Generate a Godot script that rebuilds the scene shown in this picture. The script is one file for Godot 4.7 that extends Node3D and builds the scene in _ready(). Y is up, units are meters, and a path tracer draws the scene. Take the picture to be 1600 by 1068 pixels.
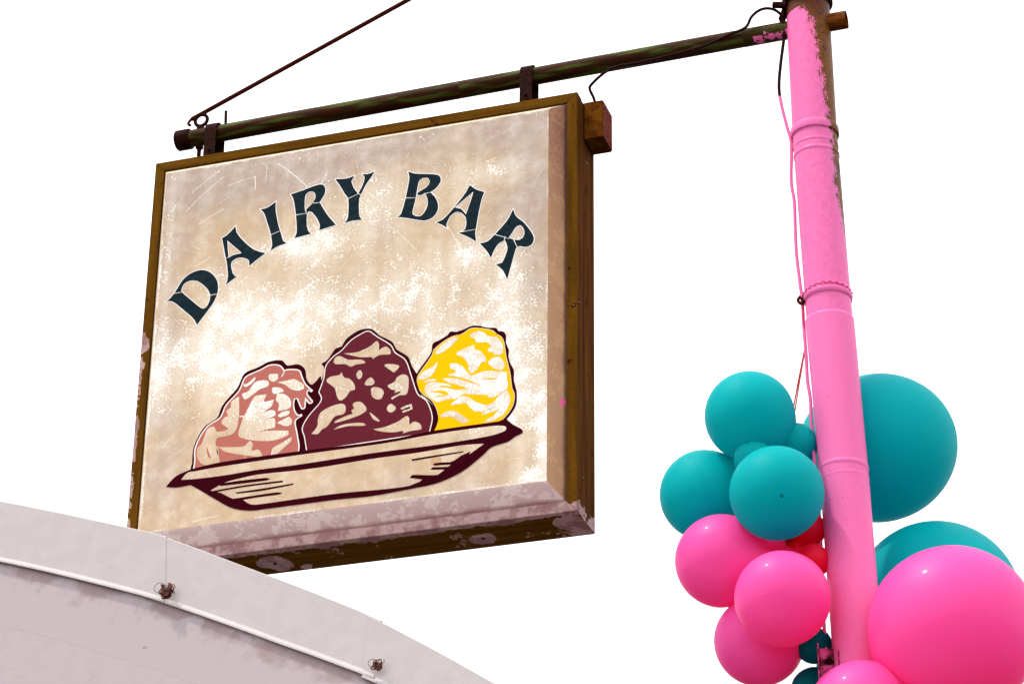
extends Node3D
# A hanging box sign on a painted pole with balloons, seen from the pavement below. Metres; the sign's lower front left corner is ORIGIN.

const ORIGIN := Vector3(0, 4.51, 0)
const SIGN_W := 1.22
const SIGN_H := 1.2146
const SIGN_D := 0.145
const FACE_Z := 0.035
const POLE_Z := -0.0725

var M := {}
var used := {}
var rng := RandomNumberGenerator.new()

# ---------------------------------------------------------------- naming
func numbered(called: String) -> String:
	var n: int = used.get(called, 0)
	used[called] = n + 1
	return called if n == 0 else "%s_%03d" % [called, n]

func tag(o: Node, label := "", category := "", group := "", kind := "") -> void:
	if label: o.set_meta("label", label)
	if category: o.set_meta("category", category)
	if group: o.set_meta("group", group)
	if kind: o.set_meta("kind", kind)

func thing(called: String, at: Vector3, label: String, category: String, group := "") -> Node3D:
	var o := Node3D.new()
	o.name = numbered(called)
	add_child(o, true)
	o.position = at
	tag(o, label, category, group)
	return o

func put(called: String, mesh: Mesh, mat: Material, parent: Node, at := Vector3.ZERO) -> MeshInstance3D:
	var o := MeshInstance3D.new()
	o.name = called
	o.mesh = mesh
	o.material_override = mat
	o.position = at
	parent.add_child(o, true)
	return o

# ---------------------------------------------------------------- shapes
func begin() -> SurfaceTool:
	var st := SurfaceTool.new()
	st.begin(Mesh.PRIMITIVE_TRIANGLES)
	return st

func finish(st: SurfaceTool) -> ArrayMesh:
	st.generate_normals()
	return st.commit()

func tri(st: SurfaceTool, a: Vector3, b: Vector3, c: Vector3, ua := Vector2.ZERO, ub := Vector2.ZERO, uc := Vector2.ZERO) -> void:
	# a, b, c anticlockwise seen from the front
	st.set_uv(ua); st.add_vertex(a)
	st.set_uv(uc); st.add_vertex(c)
	st.set_uv(ub); st.add_vertex(b)

func quad(st: SurfaceTool, a: Vector3, b: Vector3, c: Vector3, d: Vector3, ua := Vector2(0, 1), ub := Vector2(1, 1), uc := Vector2(1, 0), ud := Vector2(0, 0)) -> void:
	tri(st, a, b, c, ua, ub, uc)
	tri(st, a, c, d, ua, uc, ud)

# a box with chamfered edges; c is the chamfer
func add_box(st: SurfaceTool, size: Vector3, xf := Transform3D.IDENTITY, c := 0.002) -> void:
	st.set_smooth_group(-1)
	var h := size / 2
	var pts := {}
	for sx in [-1, 1]:
		for sy in [-1, 1]:
			for sz in [-1, 1]:
				for ax in 3:
					var p := Vector3(sx * (h.x - c), sy * (h.y - c), sz * (h.z - c))
					p[ax] = [sx, sy, sz][ax] * h[ax]
					pts[[sx, sy, sz, ax]] = xf * p
	var mid := xf.origin
	for ax in 3:
		var u := (ax + 1) % 3
		var v := (ax + 2) % 3
		for s in [-1, 1]:
			var f := []
			for k in [[-1, -1], [1, -1], [1, 1], [-1, 1]]:
				var key := [0, 0, 0, ax]
				key[ax] = s; key[u] = k[0]; key[v] = k[1]
				f.append(pts[key])
			out_quad(st, f[0], f[1], f[2], f[3], mid)
		for su in [-1, 1]:
			for sv in [-1, 1]:
				var k0 := [0, 0, 0, u]; k0[u] = su; k0[v] = sv; k0[ax] = -1
				var k1 := k0.duplicate(); k1[ax] = 1
				var k2 := k1.duplicate(); k2[3] = v
				var k3 := k0.duplicate(); k3[3] = v
				out_quad(st, pts[k0], pts[k1], pts[k2], pts[k3], mid)
	for sx in [-1, 1]:
		for sy in [-1, 1]:
			for sz in [-1, 1]:
				out_tri(st, pts[[sx, sy, sz, 0]], pts[[sx, sy, sz, 1]], pts[[sx, sy, sz, 2]], mid)

func out_tri(st: SurfaceTool, a: Vector3, b: Vector3, c: Vector3, mid: Vector3) -> void:
	if (b - a).cross(c - a).dot((a + b + c) / 3.0 - mid) >= 0: tri(st, a, b, c, uvof(a), uvof(b), uvof(c))
	else: tri(st, a, c, b, uvof(a), uvof(c), uvof(b))

func out_quad(st: SurfaceTool, a: Vector3, b: Vector3, c: Vector3, d: Vector3, mid: Vector3) -> void:
	out_tri(st, a, b, c, mid)
	out_tri(st, a, c, d, mid)

func uvof(p: Vector3) -> Vector2:
	return Vector2(p.x * 4.0 + p.z * 2.3, p.y * 4.0 + p.z * 3.1)

func box_mesh(size: Vector3, c := 0.002) -> ArrayMesh:
	var st := begin()
	add_box(st, size, Transform3D.IDENTITY, c)
	return finish(st)

# a round bar along points, with its own radius at each point
func add_tube(st: SurfaceTool, pts: Array, radii: Array, sides := 12, caps := true, group := 0) -> void:
	st.set_smooth_group(group)
	var rings := []
	var side := Vector3.ZERO
	var run := 0.0
	var runs := []
	for i in pts.size():
		var a: Vector3 = pts[maxi(i - 1, 0)]
		var b: Vector3 = pts[mini(i + 1, pts.size() - 1)]
		var dir := (b - a).normalized()
		if side == Vector3.ZERO:
			side = dir.cross(Vector3.UP if absf(dir.y) < 0.9 else Vector3.RIGHT).normalized()
		side = (side - dir * side.dot(dir)).normalized()
		var other := dir.cross(side)
		var ring := []
		var r: float = radii[mini(i, radii.size() - 1)]
		for k in sides + 1:
			var t := TAU * k / sides
			ring.append(pts[i] + (side * cos(t) + other * sin(t)) * r)
		rings.append(ring)
		if i > 0: run += (pts[i] - pts[i - 1]).length()
		runs.append(run)
	for i in pts.size() - 1:
		for k in sides:
			var v0: float = runs[i]
			var v1: float = runs[i + 1]
			quad(st, rings[i][k], rings[i][k + 1], rings[i + 1][k + 1], rings[i + 1][k],
				Vector2(float(k) / sides, v0), Vector2(float(k + 1) / sides, v0), Vector2(float(k + 1) / sides, v1), Vector2(float(k) / sides, v1))
	if caps:
		st.set_smooth_group(group + 1)
		for k in sides:
			tri(st, pts[0], rings[0][k + 1], rings[0][k])
			tri(st, pts[-1], rings[-1][k], rings[-1][k + 1])

func tube_mesh(pts: Array, radii: Array, sides := 12) -> ArrayMesh:
	var st := begin()
	add_tube(st, pts, radii, sides)
	return finish(st)

func smooth_path(pts: Array, steps := 5) -> Array:
	var c := Curve3D.new()
	for i in pts.size():
		var t := Vector3.ZERO
		if i > 0 and i < pts.size() - 1:
			t = (pts[i + 1] - pts[i - 1]) / 6.0
		c.add_point(pts[i], -t, t)
	var out := []
	for i in pts.size() - 1:
		for k in steps:
			out.append(c.sample(i, float(k) / steps))
	out.append(pts[-1])
	return out

# rings of (radius, height) turned about y, with u round the ring and v along the profile
func lathe(profile: Array, sides := 48, wobble := 0.0) -> ArrayMesh:
	var st := begin()
	st.set_smooth_group(0)
	var n := profile.size()
	for i in n - 1:
		var a: Vector2 = profile[i]
		var b: Vector2 = profile[i + 1]
		for k in sides:
			var p := []
			for q in [[a, k], [a, k + 1], [b, k + 1], [b, k]]:
				var t: float = TAU * q[1] / sides
				p.append(Vector3(sin(t) * q[0].x, q[0].y, cos(t) * q[0].x))
			var v0 := float(i) / (n - 1)
			var v1 := float(i + 1) / (n - 1)
			var u0 := float(k) / sides
			var u1 := float(k + 1) / sides
			if a.x > 1e-6: tri(st, p[0], p[1], p[2], Vector2(u0, v0), Vector2(u1, v0), Vector2(u1, v1))
			if b.x > 1e-6: tri(st, p[0], p[2], p[3], Vector2(u0, v0), Vector2(u1, v1), Vector2(u0, v1))
	st.index()
	return finish(st)

# ---------------------------------------------------------------- flat outlines
func outline(mm: Array, smooth := true, steps := 5) -> PackedVector2Array:
	var p := []
	var corner := []
	for i in mm.size() / 2:
		var x: float = mm[2 * i]
		corner.append(x > 4000)
		p.append(Vector2(x - (5000.0 if x > 4000 else 0.0), mm[2 * i + 1]) / 1000.0)
	var out := PackedVector2Array()
	var n := p.size()
	for i in n:
		if not smooth:
			out.append(p[i])
			continue
		var j := (i + 1) % n
		var a: Vector2 = p[i] if corner[i] else p[(i + n - 1) % n]
		var d: Vector2 = p[j] if corner[j] else p[(j + 1) % n]
		var step: float = p[i].distance_to(p[j])
		# tangents limited to the length of the stretch, so that uneven points do not loop
		var t0: Vector2 = (p[j] - a) * 0.5 if not corner[i] else Vector2.ZERO
		var t1: Vector2 = (d - p[i]) * 0.5 if not corner[j] else Vector2.ZERO
		t0 = t0.limit_length(step)
		t1 = t1.limit_length(step)
		for k in steps:
			var t := float(k) / steps
			var t2 := t * t
			var t3 := t2 * t
			out.append(p[i] * (2 * t3 - 3 * t2 + 1) + t0 * (t3 - 2 * t2 + t) + p[j] * (-2 * t3 + 3 * t2) + t1 * (t3 - t2))
	if Geometry2D.is_polygon_clockwise(out): out.reverse()
	return out

func slit(mm: Array, width: float, longer := 0.0) -> PackedVector2Array:
	var a := Vector2(mm[0], mm[1]) / 1000.0
	var b := Vector2(mm[2], mm[3]) / 1000.0
	var d := (b - a).normalized()
	a -= d * longer
	b += d * longer
	var n := d.orthogonal() * width / 2
	return PackedVector2Array([a + n, a - n, b - n * 0.6, b + n * 0.6])

func cut(polys: Array, hole: PackedVector2Array) -> Array:
	var out := []
	for p in polys:
		for q in Geometry2D.clip_polygons(p, hole):
			if absf(area(q)) > 4e-6: out.append(q)
	return out

func area(p: PackedVector2Array) -> float:
	var s := 0.0
	for i in p.size():
		s += p[i].cross(p[(i + 1) % p.size()])
	return s / 2

# flat sheet lying at height z over the sign's front; uv follows the sign so that the wear of the face runs on through it
func add_flat(st: SurfaceTool, poly: PackedVector2Array, z: float) -> void:
	var idx := Geometry2D.triangulate_polygon(poly)
	if idx.is_empty():
		print("could not fill an outline of ", poly.size(), " points at ", poly[0])
		return
	for i in idx.size() / 3:
		var a := poly[idx[3 * i]]
		var b := poly[idx[3 * i + 1]]
		var c := poly[idx[3 * i + 2]]
		if (b - a).cross(c - a) < 0:
			var s := b
			b = c
			c = s
		tri(st, Vector3(a.x, a.y, z), Vector3(b.x, b.y, z), Vector3(c.x, c.y, z), face_uv(a), face_uv(b), face_uv(c))

func face_uv(p: Vector2) -> Vector2:
	return Vector2(p.x / SIGN_W, 1.0 - p.y / SIGN_H)

func flat(polys: Array, z: float) -> ArrayMesh:
	var st := begin()
	for p in polys: add_flat(st, p, z)
	return finish(st)

# ---------------------------------------------------------------- pictures of what surfaces are made of
func noise_bytes(w: int, h: int, freq: float, sd: int, octaves := 4, kind := FastNoiseLite.TYPE_SIMPLEX_SMOOTH, stretch := Vector2i(1, 1)) -> PackedByteArray:
	var f := FastNoiseLite.new()
	f.seed = sd
	f.noise_type = kind
	f.frequency = freq
	f.fractal_octaves = octaves
	var im := f.get_image(w / stretch.x, h / stretch.y)
	if stretch != Vector2i(1, 1): im.resize(w, h, Image.INTERPOLATE_BILINEAR)
	im.convert(Image.FORMAT_L8)
	return im.get_data()

func picture(w: int, h: int, rgb: PackedByteArray, mip := true) -> ImageTexture:
	var im := Image.create_from_data(w, h, false, Image.FORMAT_RGB8, rgb)
	if mip: im.generate_mipmaps()
	return ImageTexture.create_from_image(im)

func bump_picture(w: int, h: int, freq: float, sd: int, strength: float, octaves := 4, kind := FastNoiseLite.TYPE_SIMPLEX_SMOOTH, stretch := Vector2i(1, 1)) -> ImageTexture:
	var im := Image.create_from_data(w, h, false, Image.FORMAT_L8, noise_bytes(w, h, freq, sd, octaves, kind, stretch))
	im.convert(Image.FORMAT_RGBA8)
	im.bump_map_to_normal_map(strength)
	return ImageTexture.create_from_image(im)

func sm(a: float, b: float, x: float) -> float:
	var t := clampf((x - a) / (b - a), 0.0, 1.0)
	return t * t * (3 - 2 * t)

func mat(c: Color, rough := 0.5, metal := 0.0, spec := 0.5) -> StandardMaterial3D:
	var m := StandardMaterial3D.new()
	m.albedo_color = c
	m.roughness = rough
	m.metallic = metal
	m.metallic_specular = spec
	return m

func textured(t: Texture2D, rough := 0.6, spec := 0.14) -> StandardMaterial3D:
	var m := mat(Color.WHITE, rough, 0.0, spec)
	m.albedo_texture = t
	return m

func bumped(m: StandardMaterial3D, t: Texture2D, k := 1.0, scale := Vector3.ONE) -> StandardMaterial3D:
	m.normal_enabled = true
	m.normal_texture = t
	m.normal_scale = k
	m.uv1_scale = scale
	return m

# a small field of soft spots (x, y, rx, ry, weight in millimetres on the sign), grown to w by h
func spots(w: int, h: int, list: Array) -> PackedFloat32Array:
	var n := 96
	var im := Image.create_empty(n, n, false, Image.FORMAT_RF)
	for j in n:
		for i in n:
			var x := (i + 0.5) / n * 1220.0
			var y := (1.0 - (j + 0.5) / n) * 1214.6
			var s := 0.0
			for q in list:
				var dx: float = (x - q[0]) / q[2]
				var dy: float = (y - q[1]) / q[3]
				s += q[4] * exp(-dx * dx - dy * dy)
			im.set_pixel(i, j, Color(s, 0, 0))
	im.resize(w, h, Image.INTERPOLATE_BILINEAR)
	return im.get_data().to_float32_array()

# white acrylic under a film of tan grime that has been scoured away in patches and scratches
func face_picture() -> ImageTexture:
	var w := 1024
	var h := 1024
	var fine := noise_bytes(w, h, 0.15, 11, 5)
	var mid := noise_bytes(w, h, 0.022, 12, 4)
	var wide := noise_bytes(w, h, 0.006, 13, 3)
	var streak := noise_bytes(w, h, 0.016, 14, 5, FastNoiseLite.TYPE_SIMPLEX_SMOOTH, Vector2i(1, 12))
	var grain := noise_bytes(w, h, 0.35, 15, 2)
	var worn := spots(w, h, [
		[386, 604, 173, 84, 0.95],
		[303, 484, 137, 112, 0.75],
		[473, 675, 164, 75, 0.45],
		[501, 844, 109, 60, 0.85],
		[390, 863, 82, 33, 0.60],
		[615, 932, 128, 112, 0.45],
		[695, 977, 109, 94, 0.30],
		[81, 518, 40, 131, 0.75],
		[170, 561, 73, 94, 0.60],
		[941, 751, 73, 65, 0.75],
		[996, 582, 64, 169, 0.55],
		[793, 709, 109, 112, 0.42],
		[852, 456, 128, 131, 0.45],
		[1092, 420, 73, 244, 0.75],
		[1009, 288, 109, 112, 0.45],
		[1008, 990, 100, 41, 0.72],
		[876, 945, 109, 75, 0.35],
		[635, 659, 292, 131, 0.32],
		[689, 631, 109, 56, 0.30],
		[1145, 162, 21, 169, 0.80],
		[1029, 64, 164, 15, 0.70],
		[727, 53, 292, 16, 0.50],
		[506, 1131, 475, 15, 0.38],
		[76, 887, 14, 338, 0.60],
		[615, 1182, 549, 13, 0.75],
		[1056, 684, 45, 112, 0.40],
		[305, 751, 128, 56, 0.42],
		[237, 665, 73, 75, 0.60],
		[752, 325, 109, 56, 0.30],
		[434, 372, 109, 150, 0.70],
		[948, 387, 109, 112, 0.90],
		[644, 414, 128, 112, 0.25],
		[1112, 88, 54, 26, 0.80],
		[209, 805, 109, 41, 0.30],
		[867, 565, 73, 94, 0.30]
	])
	var grey := spots(w, h, [[300, 1090, 360, 110, 1.0], [640, 1140, 520, 70, 0.9], [1090, 1010, 110, 250, 0.8], [1130, 700, 50, 330, 0.6], [90, 850, 70, 330, 0.6], [95, 350, 50, 200, 0.4], [700, 110, 500, 40, 0.35], [420, 1090, 120, 60, 0.4], [180, 200, 120, 120, 0.3]])
	var lines := Image.create_empty(w, h, false, Image.FORMAT_L8)
	rng.seed = 77
	# scuffs: thin straight and bent scratches
	for k in 250:
		var p := Vector2(rng.randf_range(70, 960), rng.randf_range(70, 930))
		var long := rng.randf_range(8, 60) * (2.4 if k % 17 == 0 else 1.0)
		var turn := rng.randf_range(0.4, 1.2) * (1 if rng.randf() < 0.5 else -1) + (PI / 2 if rng.randf() < 0.2 else 0.0)
		var bend := rng.randf_range(-0.006, 0.006)
		var v := rng.randf_range(0.12, 0.6) * (1.5 if long > 60 else 1.0)
		for s in int(long * 1.6):
			p += Vector2(cos(turn), -sin(turn)) * 0.62
			turn += bend
			if p.x < 1 or p.y < 1 or p.x > w - 2 or p.y > h - 2: break
			if rng.randf() < 0.92: lines.set_pixel(int(p.x), int(p.y), Color(minf(v, 1.0), 0, 0))
	for q in [[384, 1123, 474, 1033, [0, 1]], [528, 1067, 497, 1013, [0, 1]], [519, 1059, 474, 1041, [0]], [239, 1079, 322, 1094, [0]], [120, 1019, 227, 1111, [0]], [161, 972, 234, 1009, [0]], [135, 1077, 216, 1133, [0]], [487, 760, 516, 726, [0]], [205, 865, 160, 843, [0]], [352, 1129, 350, 1069, [0]], [318, 1095, 321, 1054, [0, 1]], [622, 1010, 697, 938, [0]], [708, 877, 791, 786, [0]], [78, 1026, 88, 1045, [0, 1]], [937, 983, 915, 938, [0]], [860, 870, 906, 785, [0]], [203, 87, 273, 95, [0]]]:
		var a := Vector2(q[0] / 1220.0 * w, (1 - q[1] / 1214.6) * h)
		var b := Vector2(q[2] / 1220.0 * w, (1 - q[3] / 1214.6) * h)
		var steps := int(a.distance_to(b) * 1.5)
		for s in steps:
			var t := float(s) / steps
			var c := a.lerp(b, t) + (b - a).orthogonal() * 0.1 * t * (1 - t)
			for o in q[4]:
				lines.set_pixel(clampi(int(c.x) + o, 0, w - 1), clampi(int(c.y), 0, h - 1), Color(1, 0, 0))
	# dense small scratches where the film is wearing through
	for k in 2600:
		var p := Vector2(rng.randf_range(70, 960), rng.randf_range(60, 940))
		if worn[int(p.y) * w + int(p.x)] < rng.randf_range(0.12, 0.75): continue
		var turn := rng.randfn(0.9, 0.5) if rng.randf() < 0.6 else rng.randfn(2.3, 0.5)
		var v := rng.randf_range(0.2, 0.9)
		for q in rng.randi_range(5, 22):
			p += Vector2(cos(turn), -sin(turn)) * 0.7
			turn += rng.randf_range(-0.06, 0.06)
			lines.set_pixel(clampi(int(p.x), 0, w - 1), clampi(int(p.y), 0, h - 1), Color(v, 0, 0))
	var scratch := lines.get_data()
	var out := PackedByteArray()
	out.resize(w * h * 3)
	for j in h:
		var edge_y := minf(j, h - 1 - j)
		for i in w:
			var k := j * w + i
			var f := fine[k] / 255.0
			var m := mid[k] / 255.0
			var wd := wide[k] / 255.0
			var s := streak[k] / 255.0
			var g := grain[k] / 255.0
			var cover := minf(worn[k] * 0.70, 0.69) + (s - 0.5) * 0.08 + (wd - 0.5) * 0.25 + 0.02
			var level := 0.5 + (f - 0.5) * 1.0 + (m - 0.5) * 0.80 + (g - 0.5) * 0.3
			var a := sm(-0.03, 0.24, cover - level) * (0.86 + 0.14 * f)
			# a paler haze round the scoured patches
			var haze := clampf(worn[k] * 0.40 + (m - 0.5) * 0.25 + (f - 0.5) * 0.2 + (s - 0.5) * 0.18, 0.0, 0.44)
			a = maxf(a, haze)
			# the rim of the raised panel is rubbed white
			var ed := minf(minf(i - 46, 967 - i), minf(j - 53, 962 - j)) + (f - 0.5) * 9 + (m - 0.5) * 8
			a = maxf(a, (1.0 - sm(0.0, 6.0, ed)) * clampf(0.25 + (m - 0.5) * 2.2 + (wd - 0.5) * 3.0 + worn[k], 0.0, 0.95))
			a = clampf(maxf(a, scratch[k] / 255.0 * (0.75 + 0.25 * g)), 0.0, 1.0)
			var gy := clampf(grey[k] + (wd - 0.5) * 0.8, 0.0, 1.0)
			var dirt_r := lerpf(196.0, 178.0, gy) + (m - 0.5) * 16 + (s - 0.5) * 12 + (g - 0.5) * 8
			var dirt_g := lerpf(170.0, 157.0, gy) + (m - 0.5) * 20 + (s - 0.5) * 14 + (g - 0.5) * 8
			var dirt_b := lerpf(139.0, 143.0, gy) + (m - 0.5) * 24 + (s - 0.5) * 16 + (g - 0.5) * 8
			out[3 * k] = clampi(int(lerpf(dirt_r, 242, a)), 0, 255)
			out[3 * k + 1] = clampi(int(lerpf(dirt_g, 240, a)), 0, 255)
			out[3 * k + 2] = clampi(int(lerpf(dirt_b, 235, a)), 0, 255)
	return picture(w, h, out)

# the sloping border of the face: u along the side, v across it from the frame (0) to the panel (1)
func bevel_picture(base: Color, blotch: Color, rim: Color, amount: float, sd: int, run := 0.0) -> ImageTexture:
	var w := 1024
	var h := 64
	var a := noise_bytes(w, h, 0.016, sd, 4)
	var b := noise_bytes(w, h, 0.06, sd + 1, 4)
	var g := noise_bytes(w, h, 0.4, sd + 2, 2)
	var out := PackedByteArray()
	out.resize(w * h * 3)
	for j in h:
		var v := j / float(h - 1)
		for i in w:
			var u := i / float(w - 1)
			var k := j * w + i
			var top := (1.0 - sm(0.06, 0.42, u)) * run
			var t := sm(0.42, 0.50, a[k] / 255.0 * 0.6 + b[k] / 255.0 * 0.4 + (v - 0.5) * 0.12) * amount
			var e := 1.0 - sm(0.02, 0.34 + (a[k] / 255.0 - 0.5) * 0.2, v)
			var c := base.lerp(blotch, t).lerp(rim, clampf(e * 0.85 + top * (0.35 + 0.5 * b[k] / 255.0) * (1.0 - v * 0.5), 0.0, 0.92))
			var dab := Vector2((u - 0.752 - (v - 0.25) * 0.012) / 0.009, (v - 0.27) / 0.16).length() + (b[k] / 255.0 - 0.5) * 0.6
			if run > 0.0 and dab < 1.0: c = Color(0.93, 0.42, 0.62)
			var n := (g[k] / 255.0 - 0.5) * 10
			out[3 * k] = clampi(int(c.r * 255 + n), 0, 255)
			out[3 * k + 1] = clampi(int(c.g * 255 + n), 0, 255)
			out[3 * k + 2] = clampi(int(c.b * 255 + n), 0, 255)
	return picture(w, h, out)

# olive brown paint flaking off mauve primer. u along the rail (metres / 1.22), v from the inner lip (0) over the front edge and back along the outer side (1)
# spots: [u, v, ru, rv] places where the paint has come off whatever the noise says
func rail_picture(sd: int, side: String, places: Array) -> ImageTexture:
	var w := 1024
	var h := 160
	var big := noise_bytes(w, h, 0.013, sd, 4)
	var small := noise_bytes(w, h, 0.07, sd + 1, 4)
	var streak := noise_bytes(w, h, 0.05, sd + 2, 3, FastNoiseLite.TYPE_SIMPLEX_SMOOTH, Vector2i(16, 1))
	var out := PackedByteArray()
	out.resize(w * h * 3)
	var lip := 0.185
	for j in h:
		var v := j / float(h - 1)
		for i in w:
			var u := i / float(w - 1)
			var k := j * w + i
			var n := big[k] / 255.0 * 0.72 + small[k] / 255.0 * 0.28
			var bare := -0.48
			if side == "bottom":
				bare = 0.62 * (1.0 - sm(lip + 0.02, lip + 0.16, v)) - 0.30
				if v > 0.93: bare = -0.06
			elif side == "left":
				bare = -0.46 + 0.47 * sm(0.33, 0.5, u) * sm(0.09, 0.15, v) * (1.0 - sm(0.24, 0.5, v))
			elif side == "right":
				bare = -0.46 + 0.62 * sm(0.955, 0.995, u + (v - 0.3) * 0.02)
			for q in places:
				var dx: float = (u - q[0]) / q[2]
				var dy: float = (v - q[1]) / q[3]
				bare = maxf(bare, 0.42 - 0.45 * (dx * dx + dy * dy))
			var t := bare + n - 0.42
			var flake := sm(-0.004, 0.012, t)
			var rim := flake * (1.0 - sm(0.012, 0.04, t))
			var s := (streak[k] / 255.0 - 0.5)
			var c := Vector3(0.355, 0.235, 0.06) * (1.0 + s * 0.35 + (small[k] / 255.0 - 0.5) * 0.12)
			if side == "right" and v > lip:
				c = Vector3(0.33, 0.19, 0.075) * (1.0 + s * 0.5)
			var rust_tone := sm(0.78, 0.83, n)
			c = c.lerp(Vector3(0.20, 0.05, 0.03), rust_tone * 0.8)
			var primer := Vector3(0.70, 0.585, 0.58).lerp(Vector3(0.57, 0.43, 0.43), sm(0.42, 0.7, big[k] / 255.0 * 0.7 + small[k] / 255.0 * 0.3)).lerp(Vector3(0.82, 0.72, 0.68), rim * 0.6)
			c = c.lerp(primer, flake)
			for q in places:
				if q.size() > 4:
					var dx: float = (u - q[0]) / 0.0045
					var dy: float = (v - q[1]) / 0.035
					c = c.lerp(Vector3(0.18, 0.05, 0.04), 1.0 - sm(0.6, 1.1, dx * dx + dy * dy))
			out[3 * k] = clampi(int(c.x * 255), 0, 255)
			out[3 * k + 1] = clampi(int(c.y * 255), 0, 255)
			out[3 * k + 2] = clampi(int(c.z * 255), 0, 255)
	return picture(w, h, out)

# pink paint brushed over old brown paint: u is the angle round the tube (0.5 faces the street), v runs down from TOP to FOOT
func tube_picture(top: float, foot: float) -> ImageTexture:
	var w := 512
	var h := 1024
	var fine := noise_bytes(w, h, 0.16, 31, 3)
	var brush := noise_bytes(w, h, 0.12, 32, 3, FastNoiseLite.TYPE_SIMPLEX_SMOOTH, Vector2i(1, 3))
	var mid := noise_bytes(w, h, 0.03, 33, 4)
	var edge := Curve.new()
	edge.min_value = -200
	edge.max_value = 200
	edge.max_domain = 1.0
	var heights := [1.375, 1.345, 1.30, 1.25, 1.115, 1.026, 0.98, 0.90, 0.835, 0.79, 0.72, 0.645, 0.60]
	var angles := [-24.0, 0.0, 10.0, 15.0, 28.0, 34.0, 45.0, 44.0, 45.0, 50.0, 65.0, 86.0, 175.0]
	var out := PackedByteArray()
	out.resize(w * h * 3)
	for j in h:
		var y := lerpf(top, foot, j / float(h - 1))
		var lim := 175.0
		if y > heights[0]: lim = -400.0
		else:
			for q in heights.size() - 1:
				if y <= heights[q] and y >= heights[q + 1]:
					lim = lerpf(angles[q], angles[q + 1], (heights[q] - y) / (heights[q] - heights[q + 1]))
		for i in w:
			var k := j * w + i
			var ang := (i / float(w) - 0.5) * 360.0
			var n := (fine[k] / 255.0 - 0.5)
			var b := (brush[k] / 255.0 - 0.5)
			var m := (mid[k] / 255.0 - 0.5)
			var left_lim := -170.0 if y < 1.36 else lerpf(-170.0, -20.0, clampf((y - 1.36) / 0.015, 0, 1))
			var d := minf(lim + m * 26 - ang, ang - left_lim)
			var a := sm(-1.5, 2.5, d + n * 26 + b * 16 - 2.0)
			var old := Vector3(0.45, 0.26, 0.05) * (1.0 + m * 0.5 + n * 0.12)
			var rust_tone := sm(0.12, 0.22, m + n * 0.25)
			rust_tone = maxf(rust_tone, sm(1.30, 1.40, y + m * 0.12) * 0.75)
			rust_tone = maxf(rust_tone, sm(58.0, 88.0, ang + m * 40) * 0.55)  # old paint turns redder and darker towards the right-hand edge
			# a wet brown scab on the seam
			var scab := exp(-pow((y - 0.893) / 0.022, 2.0) - pow((ang - 66.0) / 16.0, 2.0))
			rust_tone = maxf(rust_tone, sm(0.25, 0.6, scab + n * 0.3))
			old = old.lerp(Vector3(0.27, 0.085, 0.05), rust_tone * 0.85)
			var pink := Vector3(0.93, 0.44, 0.68) * (1.0 + m * 0.05 + b * 0.03)
			# thin paint: the brown shows through greyish near the brushed edge
			pink = pink.lerp(Vector3(0.74, 0.48, 0.70), 0.55 * (1.0 - sm(2.0, 24.0, d + b * 24)) * sm(1.2, 0.9, y))
			var c := old.lerp(pink, a)
			if scab + n * 0.35 > 0.62: c = Vector3(0.16, 0.04, 0.02)
			out[3 * k] = clampi(int(c.x * 255), 0, 255)
			out[3 * k + 1] = clampi(int(c.y * 255), 0, 255)
			out[3 * k + 2] = clampi(int(c.z * 255), 0, 255)
	return picture(w, h, out)

# ragged darker band: u along the wall, v down from the trim (0) to plain wall (1)
func under_trim_picture(plain: Color, band_tone: Color) -> ImageTexture:
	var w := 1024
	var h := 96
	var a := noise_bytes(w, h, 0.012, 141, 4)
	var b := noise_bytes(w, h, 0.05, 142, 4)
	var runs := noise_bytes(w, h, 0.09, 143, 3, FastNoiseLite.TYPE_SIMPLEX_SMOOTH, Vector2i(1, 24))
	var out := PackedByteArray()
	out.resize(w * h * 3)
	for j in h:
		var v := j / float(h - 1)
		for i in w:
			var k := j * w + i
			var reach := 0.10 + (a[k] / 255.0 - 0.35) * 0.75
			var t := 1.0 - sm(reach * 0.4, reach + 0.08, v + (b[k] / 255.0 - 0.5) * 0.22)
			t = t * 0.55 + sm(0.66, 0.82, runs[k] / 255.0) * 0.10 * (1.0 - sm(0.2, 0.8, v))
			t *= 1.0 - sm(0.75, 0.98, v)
			var c := plain.lerp(band_tone, clampf(t, 0.0, 0.8))
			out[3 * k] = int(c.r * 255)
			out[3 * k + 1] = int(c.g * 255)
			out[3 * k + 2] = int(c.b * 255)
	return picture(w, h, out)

# two tones broken by noise, with a third in small spots
func mottled(w: int, h: int, a: Color, b: Color, c: Color, freq: float, sd: int, spot := 0.66, stretch := Vector2i(1, 1)) -> ImageTexture:
	var n1 := noise_bytes(w, h, freq, sd, 5, FastNoiseLite.TYPE_SIMPLEX_SMOOTH, stretch)
	var n2 := noise_bytes(w, h, freq * 3.1, sd + 1, 4)
	var g := noise_bytes(w, h, 0.45, sd + 2, 2)
	var out := PackedByteArray()
	out.resize(w * h * 3)
	for k in w * h:
		var t := sm(0.32, 0.66, n1[k] / 255.0)
		var q := a.lerp(b, t).lerp(c, sm(spot, spot + 0.08, n2[k] / 255.0 * 0.6 + n1[k] / 255.0 * 0.4))
		var e := (g[k] / 255.0 - 0.5) * 9
		out[3 * k] = clampi(int(q.r * 255 + e), 0, 255)
		out[3 * k + 1] = clampi(int(q.g * 255 + e), 0, 255)
		out[3 * k + 2] = clampi(int(q.b * 255 + e), 0, 255)
	return picture(w, h, out)

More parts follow.
